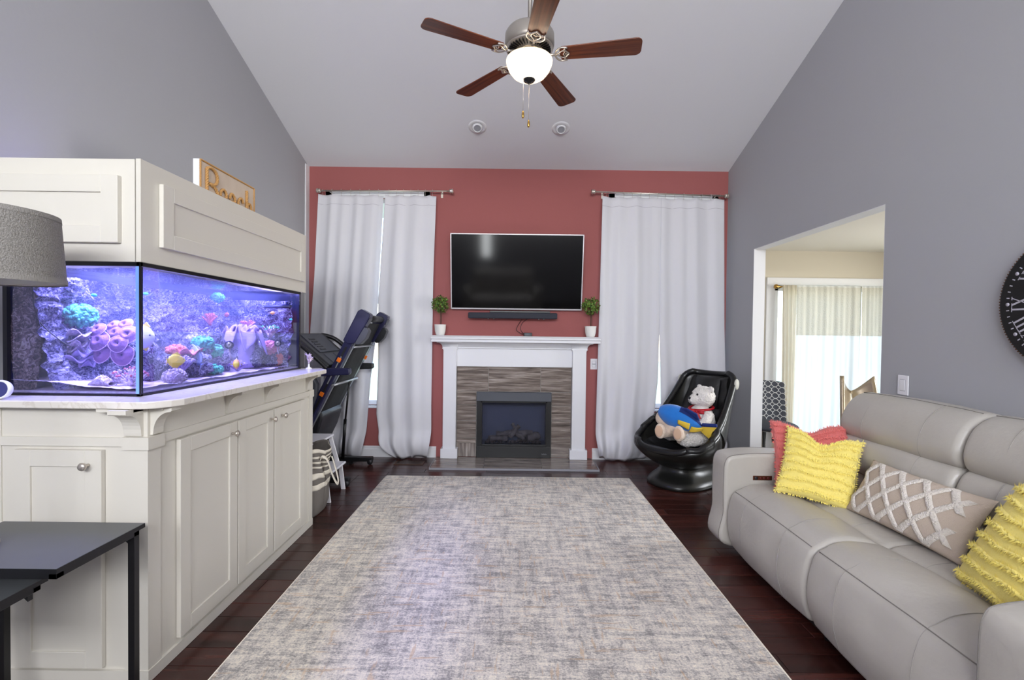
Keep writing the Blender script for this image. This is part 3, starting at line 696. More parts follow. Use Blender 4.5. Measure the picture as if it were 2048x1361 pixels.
# ================================================================== AQUARIUM CABINET (base)
BXF, BYF, BYE, CT = -1.44, 1.83, 3.335, 1.103
cab = thing('aquarium_cabinet', 'white panelled base cabinet with four doors under the aquarium', 'cabinet', (-1.86, 2.58, 0))
bx(XL+.001, BXF, BYF, BYE, .001, CT-.001).build('carcass', 'cab_white', cab, bevel=.003)
MB().prism([(XL+.002, BYF-.012), (BXF+.012, BYF-.012), (BXF+.012, BYE+.004), (BXF-.002, BYE+.004), (BXF-.002, BYF+.002), (XL+.002, BYF+.002)], 'z', .0015, .05).build('toe_moulding', 'cab_white', cab)
def ell(d, x0, y1): return [(x0, BYF-d), (BXF+d, BYF-d), (BXF+d, y1), (BXF-.002, y1), (BXF-.002, BYF+.002), (x0, BYF+.002)]
MB().prism(ell(.010, XL+.002, BYE+.004), 'z', .947, .982).build('band_moulding', 'cab_white', cab)
MB().prism(ell(.017, BXF-.09, BYF+.07), 'z', .935, .985).build('corner_block', 'cab_white', cab)
bx(BXF-.001, BXF+.017, BYE-.06, BYE+.006, .935, .985).build('corner_block', 'cab_white', cab)
for q in ((BXF-.085, BXF+.008, BYF-.008, BYF, .05, .94), (BXF+.0002, BXF+.008, BYF+.0002, BYF+.06, .05, .94), (BXF, BXF+.008, BYE-.05, BYE+.005, .05, 1.10), (-2.03, -2.015, BYF-.005, BYF, .05, 1.10)):
    bx(*q).build('corner_stile', 'cab_white', cab)
def shaker(w, h, t=.02, st=.065, rec=.008):
    """door in local x (width) z (height), outer face towards -y"""
    mb = MB(); mb.box(0, st, -t, 0, 0, h); mb.box(w-st, w, -t, 0, 0, h); mb.box(st, w-st, -t, 0, 0, st); mb.box(st, w-st, -t, 0, h-st, h); mb.box(st-.002, w-st+.002, -t+rec, -.004, st-.002, h-st+.002); return mb
FRONT = lambda x, y, z: Matrix.Translation((x, y, z))
SIDE = lambda x, y, z: Matrix.Translation((x, y, z)) @ Matrix.Rotation(PI/2, 4, 'Z')
KP = [(.006, 0), (.006, .004), (.0045, .012), (.006, .016), (.0145, .022), (.0165, .029), (.012, .035), (0, .036)]
def knob(p, ax, parent): MB().lathe(KP, p, 18, axis=ax).build('knob', 'nickel', parent)
d = shaker(.345, .868).xf(FRONT(-1.951, BYF-.001, .065)).build('cabinet_door', 'cab_white', cab, bevel=.0015, seg=1); knob((-1.655, BYF-.021, .876), (0, -1, 0), d)
for ya, yb, ky in ((1.985, 2.40, 2.352), (2.412, 2.766, 2.735), (2.782, 3.185, 2.862)):
    d = shaker(yb-ya, .865).xf(SIDE(BXF+.001, ya, .073)).build('cabinet_door', 'cab_white', cab, bevel=.0015, seg=1); knob((BXF+.021, ky, .884), (1, 0, 0), d)
def corbel(w=.07, dep=.085, h=.112):
    # profile in (outward, z), z from 0 (top) down
    pts = [(0, 0), (dep, 0), (dep, -.016)]
    for k in range(9):
        a = k/8*PI/2; pts.append((dep*.92-(dep*.78)*math.sin(a), -.02-(h-.03)*(1-math.cos(a))))
    pts += [(.010, -h), (0, -h)]
    return pts
def add_corbel(kind, s0, s1, ztop=CT-.001):
    pts = [(p, ztop+q) for p, q in corbel()]
    if kind == 'side': MB().prism([(BXF+p, q) for p, q in pts], 'y', s0, s1).build('corbel', 'cab_white', cab)
    else: MB().prism([(BYF-p, q) for p, q in pts], 'x', s0, s1).build('corbel', 'cab_white', cab)
for a in (1.845, 2.33, 2.70, 3.24): add_corbel('side', a, a+.055)
add_corbel('front', -1.525, -1.455); add_corbel('front', -2.2, -2.13)
for q in ((BXF, BXF+.055, 1.835, 1.995, CT-.014, CT-.0015), (BXF, BXF+.05, 2.30, 2.45, CT-.012, CT-.0015), (BXF, BXF+.05, 2.67, 2.82, CT-.012, CT-.0015), (-1.60, -1.455, BYF-.05, BYF, CT-.014, CT-.0015)):
    bx(*q).build('corbel_cap', 'cab_white', cab, bevel=.001, seg=1)
# countertop with clipped corners
TZ_ = 1.132; XE = -1.33; YE = 1.772; YEE = 3.46
top = [(XL+.002, YE), (XE-.105, YE)]
for k in range(1, 6): t = k/6; top.append((XE-.105+.105*t, YE+.10*t*t*.9+.0))
top += [(XE, YE+.11), (XE, YEE-.13), (XE-.08, YEE-.02), (XE-.11, YEE), (XL+.002, YEE)]
tag(MB().prism(top, 'z', CT, TZ_).build('countertop', 'quartz', bevel=.005, seg=3), 'cream veined quartz countertop between the aquarium and its base cabinet', 'countertop')

# ================================================================== AQUARIUM TANK
TX0, TX1, TY0, TY1, TZ0, TZ1 = -2.10, -1.537, 1.916, 3.367, TZ_+.0005, 1.69
tank = thing('aquarium', 'long glass reef aquarium with black rims glowing blue violet', 'aquarium', ((TX0+TX1)/2, (TY0+TY1)/2, TZ0))
g_ = .010
bx(TX0, TX1-g_-.002, TY0, TY0+g_, TZ0+.008, TZ1-.006).build('glass_pane', 'tank_glass', tank)
bx(TX1-g_, TX1, TY0, TY1-g_-.001, TZ0+.008, TZ1-.006).build('glass_pane', 'tank_glass', tank)
bx(TX0, TX1, TY1-g_, TY1, TZ0+.008, TZ1-.006).build('glass_pane', mat('back_panel', (24, 30, 84), .4), tank, label='dark blue end pane')
bx(TX0-.002, TX0+g_, TY0+g_+.001, TY1-g_-.001, TZ0+.008, TZ1-.006).build('glass_pane', 'back_panel', tank, label='dark blue back pane')
mb = MB()
for z0, z1 in ((TZ0, TZ0+.008), (TZ1-.018, TZ1-.0005)):
    mb.box(TX0-.006, TX1+.002, TY0-.002, TY0+.014, z0, z1); mb.box(TX1-.014, TX1+.002, TY0-.002, TY1+.004, z0, z1)
    mb.box(TX0-.006, TX1+.002, TY1-.014, TY1+.004, z0, z1); mb.box(TX0-.006, TX0+.012, TY0, TY1, z0, z1)
mb.build('rim', 'black_trim', tank, bevel=.0015, seg=1)
mb = MB()
mb.box(TX1-.025, TX1-.019, TY0+g_, TY0+g_+.006, TZ0+.01, TZ1-.01); mb.box(TX1-.003, TX1+.0015, TY0-.0015, TY0+.0055, TZ0+.005, TZ1-.003); mb.box(TX1-g_-.006, TX1-g_, TY0+.022, TY0+.028, TZ0+.01, TZ1-.01)
mb.box(TX1-.006, TX1+.0015, TY1-.012, TY1+.002, TZ0+.005, TZ1-.003); mb.box(TX0-.004, TX0+.014, TY0-.001, TY0+.014, TZ0+.005, TZ1-.003)
mb.build('silicone_seal', 'black_trim', tank)
bx(TX1-.019, TX1-.004, TY0+.001, TY0+.0095, TZ0+.01, TZ1-.01).build('corner_edge', mat('glass_edge', (150, 196, 240), .3), tank, label='pale blue glass edge at the corner')
# water: its surface, and the body of it
MB().grid(lambda u, v: (TX0+g_+.002+(TX1-TX0-2*g_-.004)*u, TY0+g_+.002+(TY1-TY0-2*g_-.004)*v, 1.664+.0018*math.sin(31*v+9*u)+.0012*math.sin(47*u-22*v)), 24, 60).build('water', 'water_surface', tank)
wv = bpy.data.materials.new('water_body'); wv.use_nodes = True; wn_ = wv.node_tree.nodes; wn_.remove(wn_['Principled BSDF'])
sc_ = wn_.new('ShaderNodeVolumeScatter'); sc_.inputs['Color'].default_value = (.55, .6, 1, 1); sc_.inputs['Density'].default_value = .45; sc_.inputs['Anisotropy'].default_value = .3
wv.node_tree.links.new(sc_.outputs[0], wn_['Material Output'].inputs['Volume'])
bx(TX0+g_+.001, TX1-g_-.001, TY0+g_+.001, TY1-g_-.001, TZ0+.0095, 1.662).build('water_body', wv, tank)
def sand_z(x, y): return 1.162+.010*noise.noise(Vector((x*7, y*7, 0)))+.03*max(0, min(1, (-1.62-x)/.35))
mb = MB().grid(lambda u, v: (TX0+g_+.001+(TX1-TX0-2*g_-.003)*u, TY0+g_+.001+(TY1-TY0-2*g_-.002)*v, sand_z(TX0+.01+.56*u, TY0+.01+1.43*v)+.003*noise.noise(Vector((u*30, v*70, 2)))), 50, 120)
mb.box(TX0+g_+.001, TX1-g_-.001, TY0+g_+.001, TY1-g_-.001, TZ0+.009, 1.150)
mb.build('sand_bed', 'sand', tank, kind='stuff')
def N(p, s, o=5): return noise.fractal(Vector(p)*s, .9, 2.1, o)
def R_(p, s): return 1-2*abs(noise.noise(Vector(p)*s))
def wallfn(u, v):
    y = TY0+.03+(TY1-TY0-.05)*u; z = 1.15+.49*v
    dd = .05+.035*N((y, z, 0), 9)+.03*R_((y, z, 3), 6)+.016*R_((y, z, 7), 22)+.006*noise.noise(Vector((y, z, 1))*85)
    dd += .07*math.exp(-((v)/.25)**2)+.03*math.exp(-((u-.05)/.1)**2)
    return (TX0+.014+max(.01, dd), y, z)
tag(MB().grid(wallfn, 360, 130).build('rock_wall', 'reef_rock'), 'encrusted purple rock wall filling the back of the aquarium', 'rock')
def endfn(u, v):
    x = TX0+.05+(TX1-TX0-.07)*u; z = 1.15+.47*v
    dd = .035+.03*N((x, z, 9), 9)+.03*R_((x, z, 4), 7)+.014*R_((x, z, 7), 22)+.08*math.exp(-(v/.3)**2)
    return (x, TY1-.014-max(.008, dd), z)
tag(MB().grid(endfn, 140, 110).build('rock_wall', 'reef_rock'), 'encrusted blue purple rock wall at the far end of the aquarium', 'rock')
def sidefn(u, v):
    x = TX0+.012+.13*u; z = 1.15+.47*v
    dd = .012+.10*(1-u)**.7+.02*R_((x, z, 14), 12)+.01*R_((x, z, 7), 30)
    return (x, TY0+.03+dd*.9, z)
def boulder(c, r, seed, m='reef_rock', n=26, name='live_rock', amp=.28):
    mb = MB(); c = Vector(c); vs = []
    for i in range(n+1):
        th = PI*i/n
        for k in range(2*n):
            d = Vector((math.sin(th)*math.cos(PI*k/n), math.sin(th)*math.sin(PI*k/n), math.cos(th)))
            s = 1+amp*N(d+Vector((seed, 0, 0)), 1.6)+.12*R_(d+Vector((0, seed, 0)), 4)+.05*noise.noise(d*14)
            vs.append(c+Vector((d.x*r[0], d.y*r[1], d.z*r[2]))*s)
    fs = [(i*2*n+k, (i+1)*2*n+k, (i+1)*2*n+(k+1) % (2*n), i*2*n+(k+1) % (2*n)) for i in range(n) for k in range(2*n)]
    mb.add(vs, fs, True); return mb.build(name, m)
BR = [((-2.062, 1.968, 1.38), (.050, .036, .29), 1, 'reef_rock_brown', 'tall brown rock in the near left corner of the aquarium'),
      ((-1.80, 2.22, 1.24), (.10, .10, .11), 2, 'reef_rock', 'rock under the purple mushroom corals in the aquarium'),
      ((-1.70, 2.42, 1.22), (.10, .11, .08), 3, 'reef_rock', 'knobbly rock behind the yellow fish in the aquarium'),
      ((-1.80, 2.70, 1.26), (.13, .14, .14), 4, 'reef_rock', 'rock under the sloping green coral in the aquarium'),
      ((-1.76, 3.02, 1.24), (.12, .12, .11), 5, 'reef_rock', 'rock under the tall lilac leather coral in the aquarium'),
      ((-1.66, 3.20, 1.23), (.08, .08, .10), 6, 'reef_rock', 'rock at the far end of the aquarium behind the small powerhead'),
      ((-1.93, 2.30, 1.22), (.07, .10, .12), 8, 'reef_rock', 'dark rock below the plate coral in the aquarium')]
for c_, r_, sd, m_, lb in BR: tag(boulder(c_, r_, sd, m_), lb, 'rock')
# --- corals
def bumpy(name, c, r, m, label, seed=0, bumps=60, br=.011, zs=.75):
    t = thing(name, label, 'coral', c); g = random.Random(seed); mb = MB(); mb.ball(c, (r*.9, r*.9, r*zs*.9), 14)
    for i in range(bumps):
        d = Vector((g.gauss(0, 1), g.gauss(0, 1), g.gauss(0, 1)+.3)).normalized()
        mb.ball(Vector(c)+Vector((d.x*r, d.y*r, d.z*r*zs))*.93, br*g.uniform(.7, 1.25), 6)
    mb.build('polyp_cluster', m, t, kind='stuff'); return t
def branching(name, c, h, m, label, seed=0, n=16, spread_=.6, r=.005, tip=None):
    t = thing(name, label, 'coral', c); g = random.Random(seed); mb = MB(); tips = MB()
    for i in range(n):
        a = g.uniform(0, 2*PI); s = g.uniform(.1, spread_); p = Vector(c); pts = [p]
        for k in range(4):
            p = p+Vector((math.cos(a)*s, math.sin(a)*s, 1)).normalized()*h/4; a += g.uniform(-.6, .6); s *= 1.15; pts.append(p)
            if k in (1, 2):
                q = p+Vector((math.cos(a+1.3), math.sin(a+1.3), .9)).normalized()*h*.28; mb.tube([p, q], [r*.8, r*.4], 5); tips.ball(q, r*.9, 5)
        mb.tube(pts, [r*1.3, r*1.1, r, r*.8, r*.5], 6); tips.ball(pts[-1], r*.9, 5)
    mb.build('branches', m, t, kind='stuff')
    tips.build('branch_tips', tip or m, t, kind='stuff'); return t
bumpy('brain_coral', (-1.955, 2.10, 1.468), .062, 'coral_green', 'round green coral high on the left of the aquarium', 1, 150, .0085, .85)
bumpy('brain_coral', (-1.93, 3.04, 1.62), .040, 'coral_green', 'small green coral ball near the water surface, middle of the aquarium', 2, 90, .007)
bumpy('brain_coral', (-1.60, 2.20, 1.185), .050, 'coral_cream', 'pale dome coral on the sand near the aquarium corner', 3, 130, .0065, .8)
bumpy('brain_coral', (-1.70, 3.03, 1.225), .052, 'coral_pink', 'round pink coral behind the yellow faced boxy fish', 4, 110, .008)
bumpy('encrusting_coral', (-1.66, 2.56, 1.19), .060, 'coral_green', 'low bright green coral on the sand in the aquarium', 5, 120, .008, .45)
bumpy('encrusting_coral', (-1.72, 2.58, 1.335), .055, 'coral_green', 'green coral capping the middle rock of the aquarium', 6, 110, .008, .7)
bumpy('encrusting_coral', (-1.70, 2.66, 1.285), .040, 'coral_green', 'green coral sloping down behind the near powerhead', 7, 80, .008, 1.0)
bumpy('encrusting_coral', (-1.63, 3.13, 1.295), .050, 'coral_pink', 'pink lumpy coral right of the lilac leather coral', 8, 100, .009, .9)
bumpy('encrusting_coral', (-1.60, 3.17, 1.215), .030, 'coral_red', 'small red coral trailing below the pink lumpy coral', 9, 60, .008, 1.4)
bumpy('encrusting_coral', (-1.71, 2.36, 1.305), .042, 'coral_red', 'orange red coral behind the yellow fish', 10, 70, .009, .6)
branching('staghorn_coral', (-1.66, 2.01, 1.16), .085, 'coral_cream', 'pale pink branching coral on the sand by the corner seam', 11, 18, 1.2, .0055, 'coral_pink')
branching('staghorn_coral', (-1.72, 2.05, 1.16), .07, 'coral_cream', 'bushy pale coral left of the corner seam', 12, 22, 1.4, .006)
branching('staghorn_coral', (-1.66, 3.18, 1.36), .09, 'coral_cream', 'pale branching coral high at the far end of the aquarium', 13, 16, .9, .006, 'coral_green')
branching('staghorn_coral', (-1.60, 3.24, 1.175), .07, 'coral_pink', 'pink branching coral on the sand at the far end', 14, 16, 1.1, .005)
branching('staghorn_coral', (-1.86, 2.86, 1.44), .07, 'coral_red', 'red branching coral against the rock wall in mid aquarium', 15, 10, 1.1, .006)
branching('staghorn_coral', (-1.64, 2.30, 1.20), .08, 'coral_lilac', 'lilac branching coral beside the yellow fish', 16, 20, 1.1, .007)
branching('staghorn_coral', (-1.62, 2.74, 1.17), .06, 'coral_lilac', 'low lilac branching coral left of the boxy fish', 17, 18, 1.3, .006)
branching('staghorn_coral', (-1.745, 3.06, 1.42), .06, 'coral_pink', 'pink branching coral above the leather coral', 18, 14, 1.2, .005)
# mushroom corals: one colony of discs with ribbed faces
mush = thing('mushroom_coral', 'cluster of large purple mushroom corals with ribbed discs', 'coral', (-1.84, 2.12, 1.30))
def disc_polyp(cx, cy_, cz_, r, face):
    Q = Vector(face).normalized().to_track_quat('Z', 'Y').to_matrix(); vs = []; fs = []; nr, nk = 7, 40; c0 = Vector((cx, cy_, cz_))
    for j in range(nr+1):
        q = j/nr
        for k in range(nk):
            rib = .025*math.sin(k*PI)*0+.022*(1 if k % 2 else -1)*q
            rr_ = r*q*(1+.05*math.sin(3*2*PI*k/nk+cx*50)); z = r*(.42*math.sin(min(1, q*1.35)*PI*.9)+rib-.25*max(0, q-.75)*4*.5)
            vs.append(c0+Q @ Vector((rr_*math.cos(2*PI*k/nk), rr_*math.sin(2*PI*k/nk), z)))
    for j in range(nr):
        for k in range(nk): fs.append((j*nk+k, j*nk+(k+1) % nk, (j+1)*nk+(k+1) % nk, (j+1)*nk+k))
    p = MB().add(vs, fs, True).build('polyp', 'coral_purple', mush)
    pts = [vs[nr*nk+k] for k in range(nk)]+[vs[nr*nk]]
    MB().tube(pts, r*.045, 5, caps=False).build('polyp_rim', 'coral_rim', p)
    MB().ball(c0+Q @ Vector((0, 0, r*.06)), (r*.12, r*.12, r*.08), 8).build('polyp_mouth', mat('coral_mouth', (44, 30, 74), .7), p)
# px positions measured on the photo, discs about 9 cm across
for (x_, z_, r_, y_) in ((-1.875, 1.405, .036, 2.10), (-1.84, 1.425, .030, 2.14), (-1.795, 1.43, .034, 2.15), (-1.815, 1.392, .036, 2.12), (-1.755, 1.385, .044, 2.12), (-1.86, 1.355, .046, 2.09), (-1.775, 1.345, .040, 2.09), (-1.86, 1.300, .044, 2.10), (-1.765, 1.293, .047, 2.10), (-1.90, 1.38, .03, 2.12)):
    disc_polyp(x_, y_, z_, r_, (.35*(x_+1.83)*8, -1, .35+(z_-1.35)*5))
# plate corals
def plates(name, c, m, label, n, r, seed, rim='coral_rim'):
    t = thing(name, label, 'coral', c); g = random.Random(seed)
    for i in range(n):
        cc = Vector(c)+Vector((g.uniform(-.03, .03), g.uniform(-.02, .02), (i-n/2)*.024)); rr_ = r*g.uniform(.7, 1.1); p0 = g.uniform(0, 6)
        def fn(u, v): a = 2*PI*u; q = rr_*v*(1+.18*math.sin(3*a+p0)+.08*math.sin(7*a)); return (cc.x+q*math.cos(a), cc.y+q*math.sin(a), cc.z+.018*math.sin(4*a+p0)*v*v+.012*v)
        MB().grid(fn, 40, 5).build('coral_plate', m, t, solid=.004)
    return t
plates('plate_coral', (-1.955, 2.09, 1.355), 'coral_cream', 'pale wavy plate coral left of the mushroom corals', 4, .055, 3)
plates('plate_coral', (-1.93, 2.10, 1.275), 'coral_lilac', 'lilac plate coral lower left of the mushroom corals', 3, .05, 8)
plates('plate_coral', (-1.67, 2.36, 1.275), 'coral_pink', 'pink ruffled plate coral behind the yellow fish', 3, .045, 5)
# leather coral: fluted funnel
lc = thing('leather_coral', 'tall lilac leather coral with a fluted frilled crown', 'coral', (-1.72, 2.96, 1.16))
def lfn(u, v):
    a = 2*PI*u; f = 1+.10*math.sin(9*a)*v; r = (.062+.012*math.sin(6*a+1)*v) if v < .5 else .062+.052*((v-.5)/.5)**.8*(1+.25*math.sin(6*a)+.15*math.sin(11*a))
    z = 1.17+.235*min(1, v/.75)-max(0, v-.75)*(.36*(.7+.8*math.sin(6*a)+.3*math.sin(11*a)))
    return (-1.72+r*f*math.cos(a), 2.96+r*f*math.sin(a), z)
MB().grid(lfn, 96, 22).build('fluted_stalk', 'coral_lilac', lc, solid=.008)
MB().grid(lambda u, v: (-1.72+.085*v*math.cos(2*PI*u)*(1+.15*math.sin(12*PI*u)), 2.96+.085*v*math.sin(2*PI*u), 1.40+.035*(1-v)+.026*math.sin(7*2*PI*u)*v+.014*math.sin(9*v+3*math.sin(6.28*u*2))), 60, 8).build('frilled_crown', 'coral_lilac', lc, solid=.006)
# anemone-like small dots
for p, lb in (((-1.82, 2.02, 1.557), 'tiny cyan polyp on the rock left of the corner seam'), ((-1.80, 2.28, 1.585), 'tiny cyan polyp right of the corner seam'), ((-1.56, 3.27, 1.487), 'tiny cyan shell at the far end of the aquarium')):
    tag(MB().ball(p, (.012, .008, .008), 10).build('small_polyp', 'cyan_dot'), lb, 'polyp')
# clam
cl = thing('giant_clam', 'pale scalloped clam lying on the sand left of the corner seam', 'clam', (-1.745, 1.985, 1.17))
for s in (-1, 1):
    MB().grid(lambda u, v: (-1.745+.05*(u-.5)*2*(1-.3*v), 1.975+s*(.022*math.sin(PI*v)+.004*math.sin(10*PI*u)*v), 1.165+.045*v*(1-(2*u-1)**2*.6)+.004*abs(math.sin(5*PI*u))*v), 30, 10).build('shell_half', 'coral_cream', cl, solid=.003)
# --- fish
def fish(c, L, H, Tk, yaw, body, label, fin=None, face=None, pitch=0, tail=None, stripe=None, name='reef_fish'):
    m = Matrix.Translation(c) @ Matrix.Rotation(yaw, 4, 'Z') @ Matrix.Rotation(pitch, 4, 'Y')
    t = thing(name, label, 'fish', mtx=m)
    def fn(u, v):
        x = -L/2+L*v; s = math.sin(PI*min(1, .04+v*.96)**.75)**.72; a = 2*PI*u
        return (x, Tk/2*s*math.cos(a), H/2*s*math.sin(a))
    MB().grid(fn, 20, 16).build('body', body, t, local=True, weld=True)
    fin = fin or body; tail = tail or fin
    MB().prism([(-L*.44, 0), (-L*.62, H*.26), (-L*.56, 0), (-L*.62, -H*.26)], 'y', -.0015, .0015).build('tail_fin', tail, t, local=True)
    MB().prism([(-L*.32, H*.24), (-L*.30, H*.48), (-.0, H*.66), (L*.22, H*.44), (.0, H*.4)], 'y', -.0012, .0012).build('dorsal_fin', fin, t, local=True)
    MB().prism([(-L*.32, -H*.24), (-L*.28, -H*.5), (-L*.02, -H*.6), (L*.12, -H*.42)], 'y', -.0012, .0012).build('anal_fin', fin, t, local=True)
    for s in (-1, 1):
        MB().ball((L*.34, s*Tk*.30, H*.10), (L*.03, Tk*.1, L*.03), 8).build('eye', 'fish_dark', t, local=True)
        MB().add([(L*.12, s*Tk*.5, 0), (-.0, s*Tk*.8, H*.10), (-.02*1, s*Tk*.8, -H*.10)], [(0, 1, 2)]).build('pectoral_fin', fin, t, local=True)
    if face: MB().ball((L*.37, 0, 0), (L*.13, Tk*.42, H*.30), 12).build('face', face, t, local=True)
    return t
fish((-1.655, 2.10, 1.375), .15, .105, .035, math.radians(-28), 'fish_white', 'white fish with yellow fins behind the aquarium corner seam', 'fish_yellow', None, 0, 'fish_yellow')
fish((-1.60, 2.215, 1.262), .075, .062, .02, math.radians(60), 'fish_yellow', 'small bright yellow fish above the pale dome coral')
fish((-1.635, 2.40, 1.285), .135, .075, .025, math.radians(150), 'fish_bluegrey', 'blue grey fish tilted head up left of the near powerhead', None, None, math.radians(-48))
fish((-1.575, 2.65, 1.215), .080, .055, .035, math.radians(-60), 'fish_orange', 'orange boxy fish with dark spots low by the sand', 'fish_yellow', 'fish_yellow')
fish((-1.80, 2.93, 1.505), .07, .028, .016, math.radians(-40), 'coral_red', 'slim pink red fish under the small green coral ball')
fish((-2.035, 1.965, 1.41), .035, .03, .012, math.radians(-20), 'fish_yellow', 'tiny yellow fish by the left edge of the aquarium')
fish((-1.66, 3.22, 1.53), .03, .02, .01, math.radians(40), 'fish_orange', 'tiny orange fish near the far end of the aquarium')
# --- pumps
def powerhead(c, r, label):
    t = thing('powerhead', label, 'pump', c); c = Vector(c); ax = Vector((.55, -1, 0)).normalized()
    MB().lathe([(r*.5, -r*1.2), (r*.95, -r*.9), (r, -.2*r), (r*1.05, .5*r), (r, .62*r)], c, 22, axis=ax).build('pump_body', 'pump_blue', t)
    MB().lathe([(0, .64*r), (r*.35, .7*r), (r*.7, .64*r)], c, 18, axis=ax).build('grille_hub', 'nickel', t)
    mb = MB()
    for k in range(9):
        a = k*2*PI/9; Q = ax.to_track_quat('Z', 'Y').to_matrix(); mb.tube([c+Q @ Vector((0, 0, .66*r)), c+Q @ Vector((r*math.cos(a), r*math.sin(a), .62*r))], r*.05, 4)
    mb.build('grille', 'black_plastic', t)
    MB().tube([c-ax*r*.6, c-ax*r*.6+Vector((-.005, .01, -.05)), c-ax*r*.2+Vector((.0, .01, -.075))], r*.22, 6).build('pump_bracket', 'coral_cream', t)
powerhead((-1.585, 2.60, 1.327), .022, 'dark blue powerhead pump in the middle of the aquarium')
powerhead((-1.565, 3.10, 1.323), .021, 'dark blue powerhead pump near the far end of the aquarium')
rp = thing('wave_pump', 'long dark blue pump bar under the water surface at the far end', 'pump', (-1.63, 3.25, 1.575))
MB().tube([(-1.72, 3.22, 1.572), (-1.62, 3.25, 1.578), (-1.57, 3.27, 1.582)], [.012, .014, .016], 12).build('pump_body', 'pump_blue', rp)
MB().tube(catmull([(-1.72, 3.22, 1.57), (-1.76, 3.20, 1.55), (-1.80, 3.19, 1.53)], 5), .003, 5).build('pump_cord', 'black_plastic', rp)
MB().lathe([(.008, 0), (.008, .02), (.003, .022)], (-1.585, 3.262, 1.592), 10).build('pump_nozzle', 'pump_blue', rp)
tag(MB().tube(catmull([(-2.02, 1.95, 1.655), (-2.015, 1.955, 1.50), (-1.99, 1.96, 1.43), (-1.93, 1.98, 1.36), (-1.90, 2.0, 1.33)], 8), .0025, 6).build('thermometer_cord', 'black_plastic'), 'thin black cord hanging in the left of the aquarium', 'cord')

# ================================================================== CANOPY above the tank
can = thing('aquarium_canopy', 'white panelled canopy box above the aquarium', 'cabinet', (-1.9, 2.7, 1.69))
CZ0, CZ1, CX, CY, CYE = 1.6905, 2.115, -1.540, 1.925, 3.462
bx(XL+.002, CX-.026, CY, CY+.018, CZ0, CZ1).build('front_board', 'cab_white', can, bevel=.0015, seg=1)
bx(CX-.020, CX, CY-.002, CYE, CZ0, CZ1+.002).build('side_board', 'cab_white', can, bevel=.0015, seg=1)
bx(XL+.002, CX-.021, CYE-.018, CYE, CZ0, CZ1).build('end_board', 'cab_white', can)
mb = MB(); mb.box(XL+.002, CX-.021, 2.3, CYE-.02, CZ1-.022, CZ1-.004); mb.build('top_board', 'cab_white', can)
mb = MB(); mb.box(CX-.05, CX-.021, CY+.02, CY+.05, CZ0, CZ1-.01); mb.build('corner_post', mat('post_white', (224, 224, 232), .5), can)
shaker(.62, .276, st=.07).xf(FRONT(-2.24, CY-.0005, 1.767)).build('raised_panel', 'cab_white', can, bevel=.0015, seg=1)
shaker(1.385, .275, st=.065).xf(SIDE(CX+.0005, 2.022, 1.768)).build('raised_panel', 'cab_white', can, bevel=.0015, seg=1)
for i, y_ in enumerate((2.15, 2.62, 3.09)):
    t = thing('reef_light', ('nearest', 'middle', 'farthest')[i]+' blue violet light fixture inside the canopy over the water', 'lamp', (-1.82, y_, 1.80), group='reef lights inside the canopy')
    bx(-1.92, -1.72, y_-.14, y_+.14, 1.80, 1.83).build('light_housing', 'black_metal', t, bevel=.004)
    bx(-1.91, -1.73, y_-.13, y_+.13, 1.797, 1.7995).build('light_lens', 'led_lens', t)
    light('reef_lamp', 'AREA', (-1.76, y_, 1.790), 23, (.66, .60, 1.0), (.05, 0, -1), .26, .28)
light('reef_front_lamp', 'AREA', (-1.80, 1.99, 1.76), 7, (.66, .60, 1.0), (0, .25, -1), .38, .04)
light('reef_glow', 'POINT', (-1.86, 2.6, 1.90), 1.0, (.40, .34, 1.0), radius=.05)
# rope sign on the canopy
SX = -1.70; sy0, sy1, sz0, sz1 = 2.52, 3.05, 2.118, 2.338
sg = thing('rope_sign', 'small wooden sign with rope letters reading Beach on top of the canopy', 'sign', (SX, 2.78, sz0))
bx(SX-.034, SX, sy0, sy1, sz0, sz1).build('sign_box', 'trim_white', sg, bevel=.001, seg=1)
bx(SX+.0003, SX+.002, sy0+.008, sy1-.008, sz0+.006, sz1-.006).build('sign_face', 'sign_board', sg)
def rope(pts, r, name, parent, tw=16):
    pts = [Vector(p) for p in pts]; L = sum((b-a).length for a, b in zip(pts, pts[1:])); steps = max(8, int(L/.0035)); 
    # resample
    out = []; d = 0; i = 0
    for s in range(steps+1):
        t = s/steps*L
        while i < len(pts)-2 and d+(pts[i+1]-pts[i]).length < t: d += (pts[i+1]-pts[i]).length; i += 1
        seg = (pts[i+1]-pts[i]).length or 1e-6; out.append(pts[i].lerp(pts[i+1], min(1, (t-d)/seg)))
    mb = MB()
    for k in range(3):
        st = []
        for s, p in enumerate(out):
            dr = (out[min(s+1, len(out)-1)]-out[max(s-1, 0)]).normalized(); n1 = Vector((1, 0, 0)); n1 = (n1-dr*n1.dot(dr)).normalized(); n2 = dr.cross(n1)
            a = s*.0035/(r*5.2)*2*PI+k*2*PI/3; st.append(p+(n1*math.cos(a)+n2*math.sin(a))*r*.5)
        mb.tube(st, r*.58, 5)
    return mb.build(name, 'rope', parent)
rope([(SX+.004, sy0+.004, sz0), (SX+.004, sy0+.004, sz1-.003), (SX+.004, sy1-.004, sz1-.003), (SX+.004, sy1-.004, sz0)], .005, 'rope_border', sg)
def LT(pts): return [(SX+.009, sy0+.02+p[0], sz0+.015+p[1]) for p in catmull(pts, 6)]
rope(LT([(.03, .0, 0), (.03, .09, 0), (.03, .17, 0)]), .0085, 'letter_b', sg)
rope(LT([(.03, .17, 0), (.07, .182, 0), (.11, .165, 0), (.12, .125, 0), (.095, .095, 0), (.05, .092, 0), (.10, .08, 0), (.125, .045, 0), (.10, .005, 0), (.035, .0, 0)]), .0085, 'letter_b', sg)
